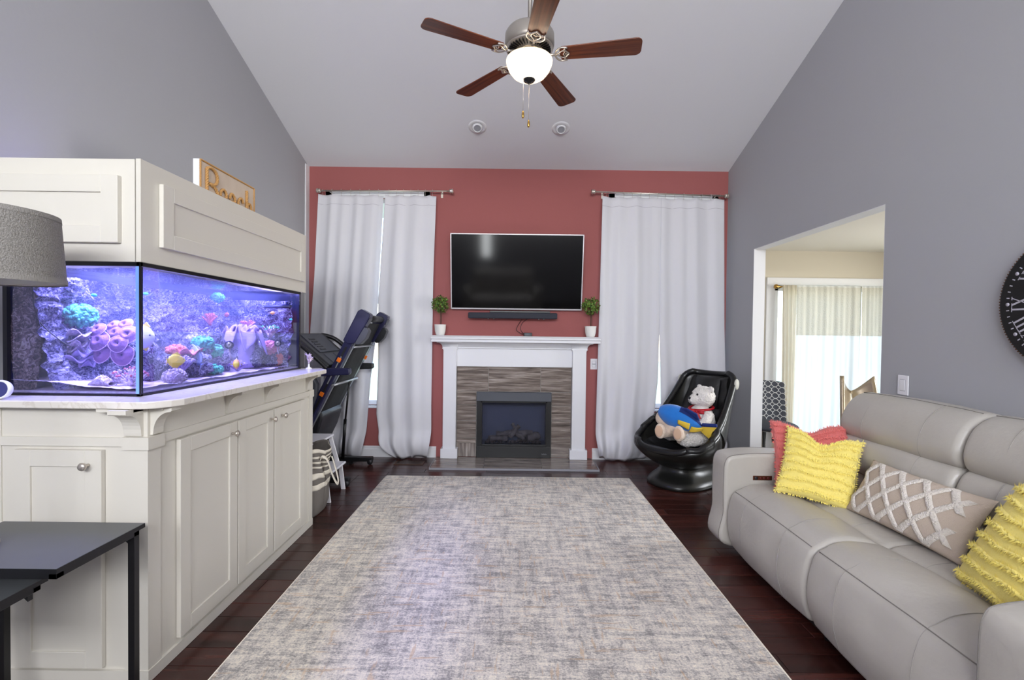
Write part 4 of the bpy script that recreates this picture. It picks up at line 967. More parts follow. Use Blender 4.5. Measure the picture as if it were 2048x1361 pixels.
rope(LT([(.155, .045, 0), (.20, .05, 0), (.20, .08, 0), (.175, .095, 0), (.15, .07, 0), (.15, .02, 0), (.18, .0, 0), (.205, .015, 0)]), .008, 'letter_e', sg)
rope(LT([(.235, .06, 0), (.255, .095, 0), (.285, .075, 0), (.288, .03, 0), (.30, .0, 0)]), .008, 'letter_a', sg)
rope(LT([(.287, .05, 0), (.25, .045, 0), (.235, .02, 0), (.26, .0, 0), (.287, .02, 0)]), .008, 'letter_a', sg)
rope(LT([(.375, .07, 0), (.355, .095, 0), (.325, .07, 0), (.325, .02, 0), (.35, .0, 0), (.38, .02, 0)]), .008, 'letter_c', sg)
rope(LT([(.415, .16, 0), (.413, .08, 0), (.412, .0, 0)]), .0085, 'letter_h', sg)
rope(LT([(.413, .04, 0), (.435, .085, 0), (.46, .07, 0), (.465, .03, 0), (.47, .0, 0)]), .008, 'letter_h', sg)
# small round display on the counter, and the figurine at the far end
sd = thing('round_display', 'small white ringed round gadget at the left end of the countertop', 'gadget', (-1.99, 1.80, TZ_))
cdv = Vector((-1.992, 1.805, TZ_+.038)); fa = Vector((.15, -1, .12)).normalized()
MB().lathe([(.029, .004), (.031, .010), (.036, .010), (.0375, .002), (.034, -.012), (.0, -.018)], cdv, 32, axis=fa).build('ring', 'trim_white', sd)
MB().lathe([(0, .0062), (.0305, .0062)], cdv, 28, axis=fa, caps=False).build('face', mat('display_face', (60, 62, 120), .2), sd)
fg = thing('crystal_figurine', 'small pearly branching figurine on the far end of the countertop', 'figurine', (-1.47, 3.36, TZ_))
MB().lathe([(.02, 0), (.022, .006), (.008, .012), (.005, .03), (.004, .05)], (-1.47, 3.36, TZ_), 14).build('figurine_base', 'pot_white', fg)
g = random.Random(4); mb = MB()
for i in range(12):
    a = g.uniform(0, 6.28); p = Vector((-1.47, 3.36, TZ_+.04+.004*i)); q = p+Vector((math.cos(a)*.03, math.sin(a)*.03, .03)); mb.tube([p, (p+q)/2+Vector((0, 0, .006)), q], [.004, .006, .002], 6)
mb.tube([(-1.47, 3.36, TZ_+.04), (-1.475, 3.355, TZ_+.09), (-1.49, 3.35, TZ_+.12)], [.006, .006, .002], 6)
mb.build('petals', 'coral_cream', fg)

# ================================================================== NESTING TABLES
def table(x0, x1, y0_, y1_, z, name, label, legs, tz=.016, fh=.022):
    t = thing(name, label, 'table', ((x0+x1)/2, (y0_+y1_)/2, 0), group=None)
    tt_ = bx(x0, x1, y0_, y1_, z-tz, z-.0012).build('table_top', 'black_metal', t)
    bx(x0+.0008, x1-.0008, y0_+.0008, y1_-.0008, z-.0012, z).build('top_sheen', 'table_top', tt_)  # reflection on the black top painted in as a grey sheet
    s = .024; ins = .012
    mb = MB(); X0, X1, Y0, Y1 = x0+ins, x1-ins, y0_+ins, y1_-ins; za, zb_ = z-tz-fh, z-tz-.0005
    mb.box(X0, X1, Y0, Y0+s, za, zb_); mb.box(X0, X1, Y1-s, Y1, za, zb_); mb.box(X0, X0+s, Y0, Y1, za, zb_); mb.box(X1-s, X1, Y0, Y1, za, zb_)
    mb.build('frame', 'black_metal', t, bevel=.001, seg=1)
    for (lx, ly) in legs(X0, X1-s, Y0, Y1-s): bx(lx, lx+s, ly, ly+s, .001, za+.001).build('leg', 'black_metal', t, bevel=.001, seg=1)
    for xx in (X0, X1-s): bx(xx, xx+s, Y0, Y1-s-.001, .001, .025).build('floor_rail', 'black_metal', t)
    mb = MB()
    for (ax_, sx_) in ((X1-s, -1),): mb.prism([(ax_+.002, za), (ax_-.03, za), (ax_+.002, za-.03)], 'y', Y1-s+.004, Y1-.004)
    mb.build('gusset', 'black_metal', t); return t
tb = table(-1.885, -1.358, 1.378, 1.715, .69, 'nesting_table', 'taller black nesting side table against the aquarium cabinet', lambda a, b, c, d: [(a, d), (b, d)])
tb2 = table(-1.93, -1.505, 1.12, 1.50, .603, 'nesting_table', 'lower black nesting table tucked under the taller one', lambda a, b, c, d: [(a, d-.14), (b, d-.14)])
# ================================================================== TABLE LAMP
lx, ly = -1.73, 1.50
lm = thing('table_lamp', 'table lamp with grey linen drum shade, shade just showing at the left edge', 'lamp', (lx, ly, .69))
n = 56
sh = MB().lathe([(.212, 1.565), (.197, 1.79)], (lx, ly, 0), n, caps=False).build('lamp_shade', 'lampshade', lm)
MB().lathe([(.2095, 1.567), (.1945, 1.788)], (lx, ly, 0), n, caps=False).build('shade_lining', 'shade_lining', sh)
mb = MB(); mb.lathe([(.2135, 1.563), (.2128, 1.582)], (lx, ly, 0), n, caps=False); mb.lathe([(.1992, 1.776), (.1978, 1.792)], (lx, ly, 0), n, caps=False); mb.build('shade_trim', mat('shade_trim', (146, 142, 136), .9, bump=(240, .4)), sh)
mb = MB()
for k in range(3): a = k*2*PI/3+.5; mb.tube([(lx, ly, 1.585), (lx+.207*math.cos(a), ly+.207*math.sin(a), 1.585)], .0018, 5)
mb.tube([(lx+.209*math.cos(k*2*PI/40), ly+.209*math.sin(k*2*PI/40), 1.569) for k in range(41)], .002, 5); mb.build('shade_spider', 'nickel', lm)
MB().lathe([(.045, .691), (.048, .70), (.045, .712), (.02, .73), (.012, .78), (.012, 1.5)], (lx, ly, 0), 32).build('lamp_body', 'brushed_nickel', lm)
MB().lathe([(.018, 1.5), (.018, 1.56), (.012, 1.57)], (lx, ly, 0), 16).build('lamp_socket', 'nickel', lm)
MB().ball((lx, ly, 1.62), (.03, .03, .042), 14).build('bulb', 'trim_white', lm)

# ================================================================== TREADMILL (folded up)
tm = thing('treadmill', 'folded black and blue treadmill standing in front of the left window', 'treadmill', (-1.85, 4.52, 0))
Bp, Tp = Vector((-1.985, 0, .28)), Vector((-1.335, 0, 1.585)); dd = (Tp-Bp).normalized(); nn = Vector((dd.z, 0, -dd.x))
def onrail(t, off, y): p = Bp+(Tp-Bp)*t+nn*off; return Vector((p.x, y, p.z))
RM = Matrix(((nn.x, 0, dd.x, Bp.x), (0, 1, 0, 0), (nn.z, 0, dd.z, Bp.z), (0, 0, 0, 1)))   # local x: outward normal, z: along deck
LEN = (Tp-Bp).length
def rb(x0, x1, y0_, y1_, z0, z1): return bx(x0, x1, y0_, y1_, z0, z1, M=RM)
for (ya, yb, s) in ((4.20, 4.275, -1), (4.80, 4.875, 1)):
    r_ = rb(-.045, .028, ya, yb, 0, LEN-.10).build('side_rail', 'tread_blue', tm, bevel=.008, label='blue black side rail')
    yo = ya if s < 0 else yb
    rb(-.012, .006, yo-.004 if s < 0 else yo-.001, yo+.001 if s < 0 else yo+.004, .15, LEN-.36).build('rail_channel', 'black_plastic', r_)
    rb(-.008, .002, yo-.006 if s < 0 else yo+.001, yo-.002 if s < 0 else yo+.005, .72, 1.0).build('rail_insert', 'silver_paint', r_)
    yi = yb if s < 0 else ya
    rb(.020, .034, yi-.012, yi+.012, .03, LEN-.15).build('rail_edge', 'silver_paint', r_)
    # end cap with foot pod
    q = MB().prism([(-.055, LEN-.32), (-.055, LEN-.02), (-.035, LEN+.01), (.055, LEN+.005), (.065, LEN-.02), (.065, LEN-.10), (.05, LEN-.30), (.0, LEN-.33)], 'y', ya-.014, yb+.014).xf(RM).build('end_cap', 'tread_blue', tm, bevel=.008)
    MB().prism([(.05, LEN-.29), (.05, LEN-.13), (.085, LEN-.12), (.115, LEN-.14), (.12, LEN-.21), (.10, LEN-.28), (.07, LEN-.30)], 'y', ya-.006, yb+.006).xf(RM).build('rear_foot', 'tread_grey' if s < 0 else 'tread_black', q, bevel=.006)
    rb(.066, .074, ya+.0, yb, LEN-.09, LEN-.03).build('cap_plate', 'tread_grey', q, bevel=.002)
for t_, y_, o_ in ((.66*LEN, 4.196, -.012), (.42*LEN, 4.196, -.012), (.67*LEN, 4.80, .034)): rb(o_-.014, o_+.022, y_-.008, y_+.006, t_-.02, t_+.02).build('rail_marker', 'orange_plastic', tm, bevel=.004, label='orange rail marker')
rb(-.030, -.005, 4.276, 4.799, .06, LEN-.14).build('deck_board', 'black_plastic', tm)
mb = MB(); mb.grid(lambda u, v: RM @ Vector((.022+.012*math.sin(PI*v), 4.31+.46*u, .10+(LEN-.2)*v)), 4, 20); mb.build('running_belt', 'belt', tm, solid=.004)
MB().tube([RM @ Vector((.008, 4.27, LEN-.06)), RM @ Vector((.008, 4.81, LEN-.06))], .035, 18).build('rear_roller', 'black_metal', tm)
for a_, b_, k_, r_ in ((4.21, 4.86, LEN*.5, .013), (4.23, 4.84, LEN-.34, .010)): MB().tube([RM @ Vector((.045, a_, k_)), RM @ Vector((.045, b_, k_))], r_, 8).build('cross_brace', 'silver_paint', tm)
MB().prism([(-.05, -.06), (-.05, .22), (.02, .44), (.07, .40), (.095, .25), (.10, .05), (.06, -.05)], 'y', 4.285, 4.79, smooth=False).xf(RM).build('motor_hood', 'tread_black', tm, bevel=.02, seg=3)
mb = MB(); p0 = RM @ Vector((.05, 4.62, LEN*.50)); mb.tube([p0, Vector((-1.70, 4.74, .45))], .010, 8); mb.tube([Vector((-1.695, 4.735, .5)), Vector((-1.755, 4.83, .07))], .016, 10); mb.build('lift_strut', 'black_metal', tm)
for y_ in (4.19, 4.885):
    b_ = bx(-2.22, -1.455, y_-.028, y_+.028, .028, .075).build('base_rail', 'black_metal', tm, bevel=.006)
    for x_ in (-1.475, -2.19): MB().lathe([(.006, -.018), (.026, -.018), (.028, -.01), (.028, .01), (.026, .018), (.006, .018)], (x_, y_-.03, .029), 18, axis=(0, 1, 0)).build('wheel', 'black_plastic', b_)
    bx(-1.70, -1.66, y_-.018, y_+.018, .001, .03).build('base_foot', 'black_plastic', b_)
    MB().prism([(-2.02, .07), (-1.93, .07), (-1.80, .98), (-1.80, 1.06), (-1.90, 1.06)], 'y', y_-.025, y_+.025).build('upright', 'tread_black', tm, bevel=.008)
    MB().prism([(-1.86, .66), (-1.80, .70), (-1.755, .82), (-1.75, .93), (-1.79, 1.0), (-1.87, 1.0)], 'y', y_-.032, y_+.032).build('upright_shroud', 'tread_grey', tm, bevel=.010)
    MB().prism([(-1.98, .98), (-1.46, 1.012), (-1.452, 1.03), (-1.455, 1.072), (-1.70, 1.072), (-1.98, 1.08)], 'y', y_-.03, y_+.03).build('handrail', 'tread_blue' if y_ < 4.5 else 'tread_black', tm, bevel=.012, seg=3)
bx(-2.21, -2.15, 4.16, 4.91, .03, .075).build('base_crossbar', 'black_metal', tm, bevel=.004)
CM = Matrix.Translation((-1.665, 4.53, 1.07)) @ Matrix.Rotation(math.radians(-139), 4, 'Y')
co = bx(0, .45, -.33, .33, -.03, .03, M=CM).build('console', 'tread_black', tm, bevel=.02, seg=3)
def cbx(a, b, c_, d_, nm, m_, h=.006): bx(a, b, c_, d_, -.031-h, -.030, M=CM).build(nm, m_, co, bevel=.003)
cbx(.17, .42, -.24, .24, 'console_screen', 'tread_grey'); cbx(.03, .15, -.20, .0, 'speaker_grille', 'tread_grey', .003); cbx(.03, .15, .03, .22, 'key_panel', 'tread_grey', .003)
mb = MB()
for i in range(5): mb.box(.20+i*.035, .215+i*.035, -.18, -.06, -.041, -.037, M=CM)
mb.build('console_buttons', 'black_plastic', co, kind='stuff')
MB().tube(catmull([CM @ Vector((0, -.36, .0)), CM @ Vector((.15, -.40, -.02)), CM @ Vector((.33, -.39, -.01)), CM @ Vector((.45, -.34, 0))], 6), .018, 10).build('console_rim', 'black_plastic', co)
MB().tube(catmull([CM @ Vector((0, .36, .0)), CM @ Vector((.15, .40, -.05)), CM @ Vector((.33, .39, -.05)), CM @ Vector((.45, .34, 0))], 6), .022, 10).build('console_rim', 'black_plastic', co)
bx(-1.685, -1.66, 4.40, 4.44, 1.08, 1.10).build('safety_key', 'red_label', tm, bevel=.004, label='red safety key')
MB().tube([(-1.80, 4.15, .99), (-1.795, 4.15, .93), (-1.80, 4.15, .86)], .003, 5).build('key_cord', 'black_plastic', tm)

# ================================================================== STEP STOOL
st = thing('step_stool', 'small white wooden two-step stool behind the striped tote', 'stool', (-1.72, 3.93, 0))
bx(-1.93, -1.575, 3.74, 4.12, .472, .49).build('top_step', 'stool_white', st, bevel=.004)
bx(-1.68, -1.46, 3.76, 4.10, .232, .25).build('lower_step', 'stool_white', st, bevel=.004)
def leg4(a, b, w=.035, t=.018):
    a = Vector(a); b = Vector(b); vs = []
    for p in (a, b): vs += [p+Vector((-w/2, -t/2, 0)), p+Vector((w/2, -t/2, 0)), p+Vector((w/2, t/2, 0)), p+Vector((-w/2, t/2, 0))]
    return MB().add(vs, [(0, 1, 2, 3), (4, 5, 6, 7), (0, 1, 5, 4), (1, 2, 6, 5), (2, 3, 7, 6), (3, 0, 4, 7)])
for y_ in (3.765, 4.095):
    leg4((-1.48, y_, .001), (-1.51, y_, .232)).build('leg', 'stool_white', st, bevel=.002)
    leg4((-1.535, y_, .245), (-1.60, y_, .472)).build('leg', 'stool_white', st, bevel=.002)
    leg4((-1.97, y_, .001), (-1.90, y_, .472)).build('leg', 'stool_white', st, bevel=.002)
    MB().prism([(-1.93, .19), (-1.50, .19), (-1.495, .232), (-1.935, .232)], 'y', y_-.008, y_+.008).build('side_rail', 'stool_white', st, bevel=.002)
bx(-1.92, -1.90, 3.77, 4.09, .30, .34).build('back_rail', 'stool_white', st)

# ================================================================== STRIPED TOTE
to = thing('storage_tote', 'grey canvas tote with cream stripes and cream strap handles', 'tote bag', (-1.60, 3.57, 0))
def tote_pt(u, z):
    a = 2*PI*u; hx, hy = .155, .165; k = 4.0
    c_, s_ = math.cos(a), math.sin(a); r = (abs(c_)**k+abs(s_)**k)**(-1/k); f = 1-.10*(1-min(1, z/.08))+.03*math.sin(z*12)
    sag = .012*math.sin(9*a+z*34)*min(1, z/.25)*(1 if z > .26 else .4)
    x = -1.605+hx*r*c_*f+sag*c_+.02*(z/.5); y_ = 3.58+hy*r*s_*f+sag*s_
    zz = z*(1-.05*math.sin(3*a+1.2)*z/.5)
    return (x, y_, max(.002, zz))
def band(z0, z1, m_, off, name, nv=6):
    def fn(u, v):
        z = z0+(z1-z0)*v; p = tote_pt(u, z); c0 = Vector((-1.605, 3.58, p[2])); d_ = (Vector(p)-c0).normalized(); return Vector(p)+d_*off
    return MB().grid(fn, 64, nv).build(name, m_, to, solid=.002)
band(.001, .50, 'canvas_grey', 0, 'bag_body', 30)
for z0, z1 in ((.205, .245), (.285, .325), (.362, .376), (.398, .412), (.434, .448), (.474, .50)): band(z0, z1, 'canvas_cream', .0022, 'stripe', 3)
MB().grid(lambda u, v: (lambda p: (-1.605+(p[0]+1.605)*v, 3.58+(p[1]-3.58)*v, .004))(tote_pt(u, .001)), 40, 2).build('bag_bottom', 'canvas_grey', to)
hp = catmull([(-1.44, 3.50, .425), (-1.425, 3.50, .45), (-1.40, 3.53, .42), (-1.385, 3.60, .28), (-1.37, 3.65, .20), (-1.375, 3.69, .22), (-1.41, 3.70, .34), (-1.435, 3.71, .40)], 8)
def strap(pts, w, name):
    vs = []; 
    for i, p in enumerate(pts):
        d_ = (pts[min(i+1, len(pts)-1)]-pts[max(0, i-1)]).normalized(); s_ = d_.cross(Vector((1, 0, .2))).normalized()*w; vs += [p-s_, p+s_]
    MB().add(vs, [(2*i, 2*i+1, 2*i+3, 2*i+2) for i in range(len(pts)-1)], True).build(name, 'canvas_cream', to, solid=.003)
strap(hp, .012, 'handle')
strap(catmull([(-1.72, 3.50, .45), (-1.72, 3.52, .50), (-1.70, 3.60, .53), (-1.70, 3.68, .50), (-1.71, 3.70, .45)], 8), .012, 'handle')

# floor register, wall plates
rg = thing('floor_register', 'brown metal floor vent under the left curtain beside the fireplace', 'floor vent', (-1.07, 4.93, 0))
bx(-1.23, -.92, 4.86, 4.99, .0008, .006).build('vent_frame', 'register_brown', rg, bevel=.002)
mb = MB()
for i in range(16): mb.box(-1.21+i*.0175, -1.202+i*.0175, 4.88, 4.97, .0055, .0075)
mb.build('vent_slots', 'black_metal', rg, kind='stuff')
def plate(p, ax, label, rocker, name='wall_switch', cat='switch'):
    t = thing(name, label, cat, p); Q = {'-x': Matrix.Translation(p) @ Matrix.Rotation(-PI/2, 4, 'Z'), '-y': Matrix.Translation(p)}[ax]
    bx(-.038, .038, -.007, -.0005, -.06, .06, M=Q).build('cover_plate', 'plate_white', t, bevel=.003)
    for z0, z1 in rocker: q = bx(-.017, .017, -.010, -.007, z0, z1, M=Q).build('rocker' if name == 'wall_switch' else 'socket', 'plate_white', t, bevel=.0015)
    mb = MB(); z0, z1 = rocker[0][0], rocker[-1][1]; mb.box(-.019, .019, -.0075, -.0068, z0-.002, z1+.002, M=Q); mb.build('rocker_shade', 'plate_shadow', t)  # grey sheet paints in the shade line around the rocker
plate((XR, 2.807, 1.124), '-x', 'white rocker light switch on the right wall above the sofa', [(-.033, .033)])
plate((.925, YB, 1.069), '-y', 'white wall plate half hidden by the curtain right of the fireplace', [(-.032, -.004), (.004, .032)], 'wall_outlet', 'outlet')
# ================================================================== SOFA
def loft_y(prof, ya, yb, r=.05, ns=24, crown=0.0, wr=0.0, seed=0, nprof=5, endround=True, off=0.0):
    """soft closed profile in (x,z) carried along y with rounded ends"""
    P = catmull([(p[0], 0, p[1]) for p in prof], nprof, closed=True); n = len(P)
    nr = []
    area = sum(P[i].x*P[(i+1) % n].z-P[(i+1) % n].x*P[i].z for i in range(n))
    for i in range(n):
        t = (P[(i+1) % n]-P[i-1]); v = Vector((t.z, 0, -t.x)); v = v.normalized() if v.length > 1e-9 else Vector((1, 0, 0))
        nr.append(v if area > 0 else -v)
    ys = []; k = 7
    for i in range(k): a = PI/2*i/k; ys.append((ya+r*(1-math.sin(a)) if False else ya+r*(1-math.cos(a)), r*(1-math.sin(a))))
    for i in range(ns+1): ys.append((ya+r+(yb-ya-2*r)*i/ns, 0))
    for i in range(k-1, -1, -1): a = PI/2*i/k; ys.append((yb-r*(1-math.cos(a)), r*(1-math.sin(a))))
    vs = []
    for (y_, ins) in ys:
        t = (y_-ya)/(yb-ya); cr = crown*4*t*(1-t)
        for i in range(n):
            w = wr*noise.noise(Vector((P[i].x*6+seed, y_*5, P[i].z*6))) if wr else 0
            p = P[i]+nr[i]*(cr-ins+w+off); vs.append((p.x, y_, p.z))
    m_ = len(ys); fs = [(j*n+i, j*n+(i+1) % n, (j+1)*n+(i+1) % n, (j+1)*n+i) for j in range(m_-1) for i in range(n)]
    mb = MB().add(vs, fs, True); mb.f += [tuple(range(n)), tuple(range((m_-1)*n, m_*n))]; mb.sm += [False, False]
    mb.P = P; mb.nr = nr; return mb
SX0 = 1.385
seat_prof = [(2.12, .10), (2.12, .40), (2.00, .455), (1.88, .462), (1.79, .452), (1.745, .436), (1.70, .462), (1.60, .478), (1.51, .468), (1.452, .440), (1.425, .425), (1.40, .39), (1.378, .30), (1.378, .20), (1.40, .115), (1.43, .075), (1.55, .07), (1.85, .07)]
low_prof = [(2.30, .42), (2.30, .60), (2.15, .615), (2.075, .585), (2.045, .53), (2.07, .455), (2.16, .42)]
mid_prof = [(2.30, .60), (2.30, .80), (2.18, .822), (2.095, .805), (2.055, .755), (2.045, .70), (2.075, .625), (2.14, .605)]
head_prof = [(2.35, .80), (2.37, .93), (2.345, 1.03), (2.28, 1.062), (2.20, 1.058), (2.13, 1.01), (2.09, .94), (2.075, .87), (2.10, .81), (2.18, .797)]
def seam_along(mbl, ya, yb, y_, sel, parent, crown, r=.0015, name='seam'):
    t = (y_-ya)/(yb-ya); pts = []
    n = len(mbl.P)
    idx = [i for i in range(n) if sel(mbl.P[i])]
    # order indices contiguous
    start = next((i for i in idx if (i-1) % n not in idx), idx[0]); i = start; out = []
    while i in idx and len(out) < len(idx): out.append(i); i = (i+1) % n
    pts = [mbl.P[i]+mbl.nr[i]*(crown*4*t*(1-t)+.0006) for i in out]
    MB().tube([(p.x, y_, p.z) for p in pts], r, 5).build(name, 'leather_stitch', parent, kind='stuff')
def make_sofa(y_edges, label, lite=False):
    ya_, yb_ = y_edges[0], y_edges[-1]
    t = thing('reclining_sofa', label, 'sofa', (1.85, (ya_+yb_)/2, 0))
    bx(2.20, 2.355, ya_+.02, yb_-.02, .06, .98).build('back_frame', 'leather_grey', t, bevel=.02)
    bx(1.46, 2.25, ya_+.05, yb_-.05, .035, .09).build('base_frame', 'black_metal', t)
    for x_ in (1.50, 2.22):
        for y_ in (ya_+.1, (ya_+yb_)/2, yb_-.1): MB().lathe([(.02, .001), (.022, .036)], (x_, y_, 0), 12).build('foot', 'black_plastic', t)
    for a, b in zip(y_edges, y_edges[1:]):
        cr = .012
        s = loft_y(seat_prof, a+.003, b-.003, .028, 26, cr, .006, a*10); so = s.build('seat', 'leather_grey', t)
        lo = loft_y(low_prof, a+.003, b-.003, .03, 16, .01, .004, a*7).build('lumbar_cushion', 'leather_grey', t)
        m_ = loft_y(mid_prof, a+.003, b-.003, .035, 20, .014, .006, a*5); mo = m_.build('back_cushion', 'leather_grey', t)
        h = loft_y(head_prof, a+.003, b-.003, .035, 20, .012, .005, a*3); ho = h.build('headrest', 'leather_grey', t)
        w = b-a
        for f in (.26, .74):
            y_ = a+w*f
            seam_along(s, a+.003, b-.003, y_, lambda p: p.z > .09 and p.x < 1.74, so, cr)
            seam_along(s, a+.003, b-.003, y_+.0, lambda p: p.z > .40 and 1.75 < p.x < 2.06, so, cr)
            seam_along(m_, a+.003, b-.003, y_, lambda p: p.x < 2.13, mo, .014)
            seam_along(h, a+.003, b-.003, y_, lambda p: p.x < 2.33 and p.z > .80, ho, .012)
        # long seam along the front edge of the seat and the top of the headrest
        for (xx, zz, par, ob, cc) in ((1.425, .425, so, s, cr), (2.215, 1.0598, ho, h, .012)):
            i = min(range(len(ob.P)), key=lambda q: (ob.P[q].x-xx)**2+(ob.P[q].z-zz)**2); pts = []
            for k in range(25):
                q = .03/w+(1-.06/w)*k/24; y_ = a+w*q; p = ob.P[i]+ob.nr[i]*(cc*4*q*(1-q)+(.006 if 0 else 0)*0+noise.noise(Vector((ob.P[i].x*6+a*(10 if ob is s else 3), y_*5, ob.P[i].z*6)))*(.006 if ob is s else .005)+.0008)
                pts.append((p.x, y_, p.z))
            MB().tube(pts, .0022, 5).build('seam', 'leather_seam', par, kind='stuff')
    # arms
    arm_prof = [(1.378, .08), (1.368, .30), (1.366, .52), (1.378, .615), (1.43, .648), (1.60, .662), (1.90, .655), (2.15, .64), (2.30, .60), (2.33, .30), (2.32, .08), (1.85, .07)]
    for k, (a, b) in enumerate(((yb_, yb_+.19), (ya_-.19, ya_))):
        o = loft_y(arm_prof, a+.002, b-.002, .022, 6, .004, 0, 0, 8); ao = o.build('armrest', 'leather_grey', t)
        for yy in (a+.016, b-.016):
            pts = []
            for i in range(len(o.P)):
                if o.P[i].x < 1.60 or (o.P[i].z > .55): pts.append(i)
            st_ = next(i for i in pts if (i-1) % len(o.P) not in pts); out = []; i = st_
            while i in pts and len(out) < len(pts): out.append(i); i = (i+1) % len(o.P)
            ins = .022*(1-math.sin(math.acos(max(-1, min(1, 1-.014/.022)))))
            MB().tube([((o.P[i]-o.nr[i]*(ins-.0012)).x, yy, (o.P[i]-o.nr[i]*(ins-.0012)).z) for i in out], .0026, 5).build('seam', 'leather_seam', ao, kind='stuff')
    cp = bx(1.545, 1.665, yb_-.003, yb_+.002, .496, .524).build('control_panel', mat('copper_plate', (120, 74, 56), .3, metal=.8), t, bevel=.001, label='bronze coloured recliner control panel')
    for i, (x_, r_) in enumerate(((1.563, .011), (1.592, .0075), (1.615, .0075), (1.64, .0075))): MB().lathe([(r_, .0), (r_, .003), (r_*.7, .0045), (0, .0045)], (x_, yb_-.003, .510), 16, axis=(0, -1, 0)).build('control_button', 'black_plastic' if i == 0 else 'button_maroon', cp)
    return t
sofa = make_sofa([1.34, 2.128, 2.92], 'long grey leather reclining sofa along the right wall')

# ================================================================== PILLOWS
def pose(BL_, BR_, TL_, TR_, W_=None, H_=None, shift=0):
    BL_, BR_, TL_, TR_ = map(Vector, (BL_, BR_, TL_, TR_)); c = (BL_+BR_+TL_+TR_)/4
    R = ((BR_-BL_)+(TR_-TL_))/2; U = ((TL_-BL_)+(TR_-BR_))/2; w, h = R.length, U.length
    R.normalize(); U = (U-R*U.dot(R)).normalized(); Nn = R.cross(U)    # normal towards the viewer
    m = Matrix((R, U, Nn)).transposed().to_4x4(); m.translation = c+Nn*shift
    return m, W_ or w, H_ or h
def pil_surf(Wp, Hp, T, chop=0, pinch=.07):
    def S(u, v, side):
        x = Wp/2*u*(1-pinch*(1-v*v)); y_ = Hp/2*v*(1-pinch*(1-u*u))
        y_ -= chop*math.exp(-(u/.38)**2)*((v+1)/2)**1.6
        e = max(0, (1-u*u))*max(0, (1-v*v)); z = T/2*e**.42
        z *= 1-.35*math.exp(-(u/.22)**2)*max(0, v)*(1 if chop else 0)
        z += .004*noise.noise(Vector((u*2.2+Wp*9, v*2.2, side*3)))*e**.3
        return Vector((x, y_, side*z))
    return S
def pillow(name, label, mtx, Wp, Hp, T, m, chop=0, n=34, group=None):
    t = thing(name, label, 'pillow', mtx=mtx, group=group); S = pil_surf(Wp, Hp, T, chop); mb = MB()
    sm = lambda a: math.sin(a*PI/2)*.5+a*.5
    for side in (1, -1): mb.grid(lambda a, b: S(sm(2*a-1), sm(2*b-1), side), n, n)
    mb.build('pillow_cover', m, t, local=True, weld=True); return t, S
def ruffles(t, S, m, rows, seed, side=1, N_=420, nm='ruffle', axis='u', amp=.014):
    g = random.Random(seed)
    for rw in rows:
        rope_ = MB(); p0 = g.uniform(0, 9)
        def fn(a, b):
            u = -.97+1.94*a; v = rw+.018*math.sin(7*u+p0)+(b-.5)*.075
            q = S(u, v, side) if axis == 'u' else S(v, u, side)
            return q+Vector((0, 0, side*(amp*(1-(2*b-1)**2)*(.8+.5*noise.noise(Vector((a*34, rw*9, seed)))))))
        rope_.grid(fn, 70, 4).build(nm, 'cotton_'+m, t, local=True)
        fr = MB()
        for i in range(N_):
            a = g.random(); b = g.choice((.1, .9, .5)); p = fn(a, b); L = g.uniform(.008, .019); dirv = Vector((g.uniform(-.6, .6), (-1 if g.random() < .75 else .8) if axis == 'u' else g.uniform(-.6, .6), side*g.uniform(.15, .6))).normalized()
            sd_ = dirv.cross(Vector((0, 0, 1))).normalized()*.0022
            fr.add([p-sd_, p+sd_, p+dirv*L], [(0, 1, 2)])
        fr.build('fringe', 'fringe_'+m, t, local=True, kind='stuff')
def edge_fringe(t, S, m, seed, n=420):
    g = random.Random(seed); fr = MB()
    for i in range(n):
        a = g.uniform(-1, 1); e = g.randrange(4); u, v = ((a, 1), (a, -1), (1, a), (-1, a))[e]; p = S(u, v, 1); out = Vector((p.x/ .2 if e > 1 else g.uniform(-.4, .4), p.y/.2 if e < 2 else g.uniform(-.5, .5), g.uniform(-.4, .4))).normalized()
        sd_ = out.cross(Vector((0, 0, 1))).normalized()*.002; L = g.uniform(.006, .016); fr.add([p-sd_, p+sd_, p+out*L], [(0, 1, 2)])
    fr.build('edge_fringe', 'fringe_'+m, t, local=True, kind='stuff')
rows7 = [-.86, -.6, -.35, -.1, .15, .4, .64, .85]
mtx, w_, h_ = pose((1.60, 2.86, .485), (1.99, 2.72, .47), (1.79, 2.95, .85), (2.10, 2.90, .85))
t, S = pillow('throw_pillow', 'coral pink square pillow with fringed ruffle rows behind the yellow one', mtx, .43, .43, .14, 'cotton_coral', .05)
ruffles(t, S, 'coral', rows7, 3); edge_fringe(t, S, 'coral', 5)
mtx, w_, h_ = pose((1.570, 2.735, .482), (1.845, 2.50, .475), (1.765, 2.845, .858), (2.045, 2.68, .79))
t, S = pillow('throw_pillow', 'yellow square pillow with fringed ruffle rows at the far sofa arm', mtx, .385, .425, .15, 'cotton_yellow', .06)
ruffles(t, S, 'yellow', rows7, 4); edge_fringe(t, S, 'yellow', 6)
mtx, w_, h_ = pose((1.80, 1.80, .49), (1.68, 1.46, .475), (1.93, 1.68, .84), (1.86, 1.34, .84))
t, S = pillow('throw_pillow', 'yellow ruffled pillow at the near end of the sofa, cut by the right edge', mtx, .46, .46, .17, 'cotton_yellow', .02)
ruffles(t, S, 'yellow', rows7, 7); edge_fringe(t, S, 'yellow', 8)
mtx, w_, h_ = pose((1.845, 2.545, .487), (1.875, 1.915, .487), (2.0, 2.46, .725), (2.0, 1.90, .735), shift=.0)
t, S = pillow('lumbar_pillow', 'beige oblong pillow with raised cream diamond lattice leaning on the sofa back', mtx, .64, .31, .13, 'linen_beige', 0)
LWp, LHp = .64, .31
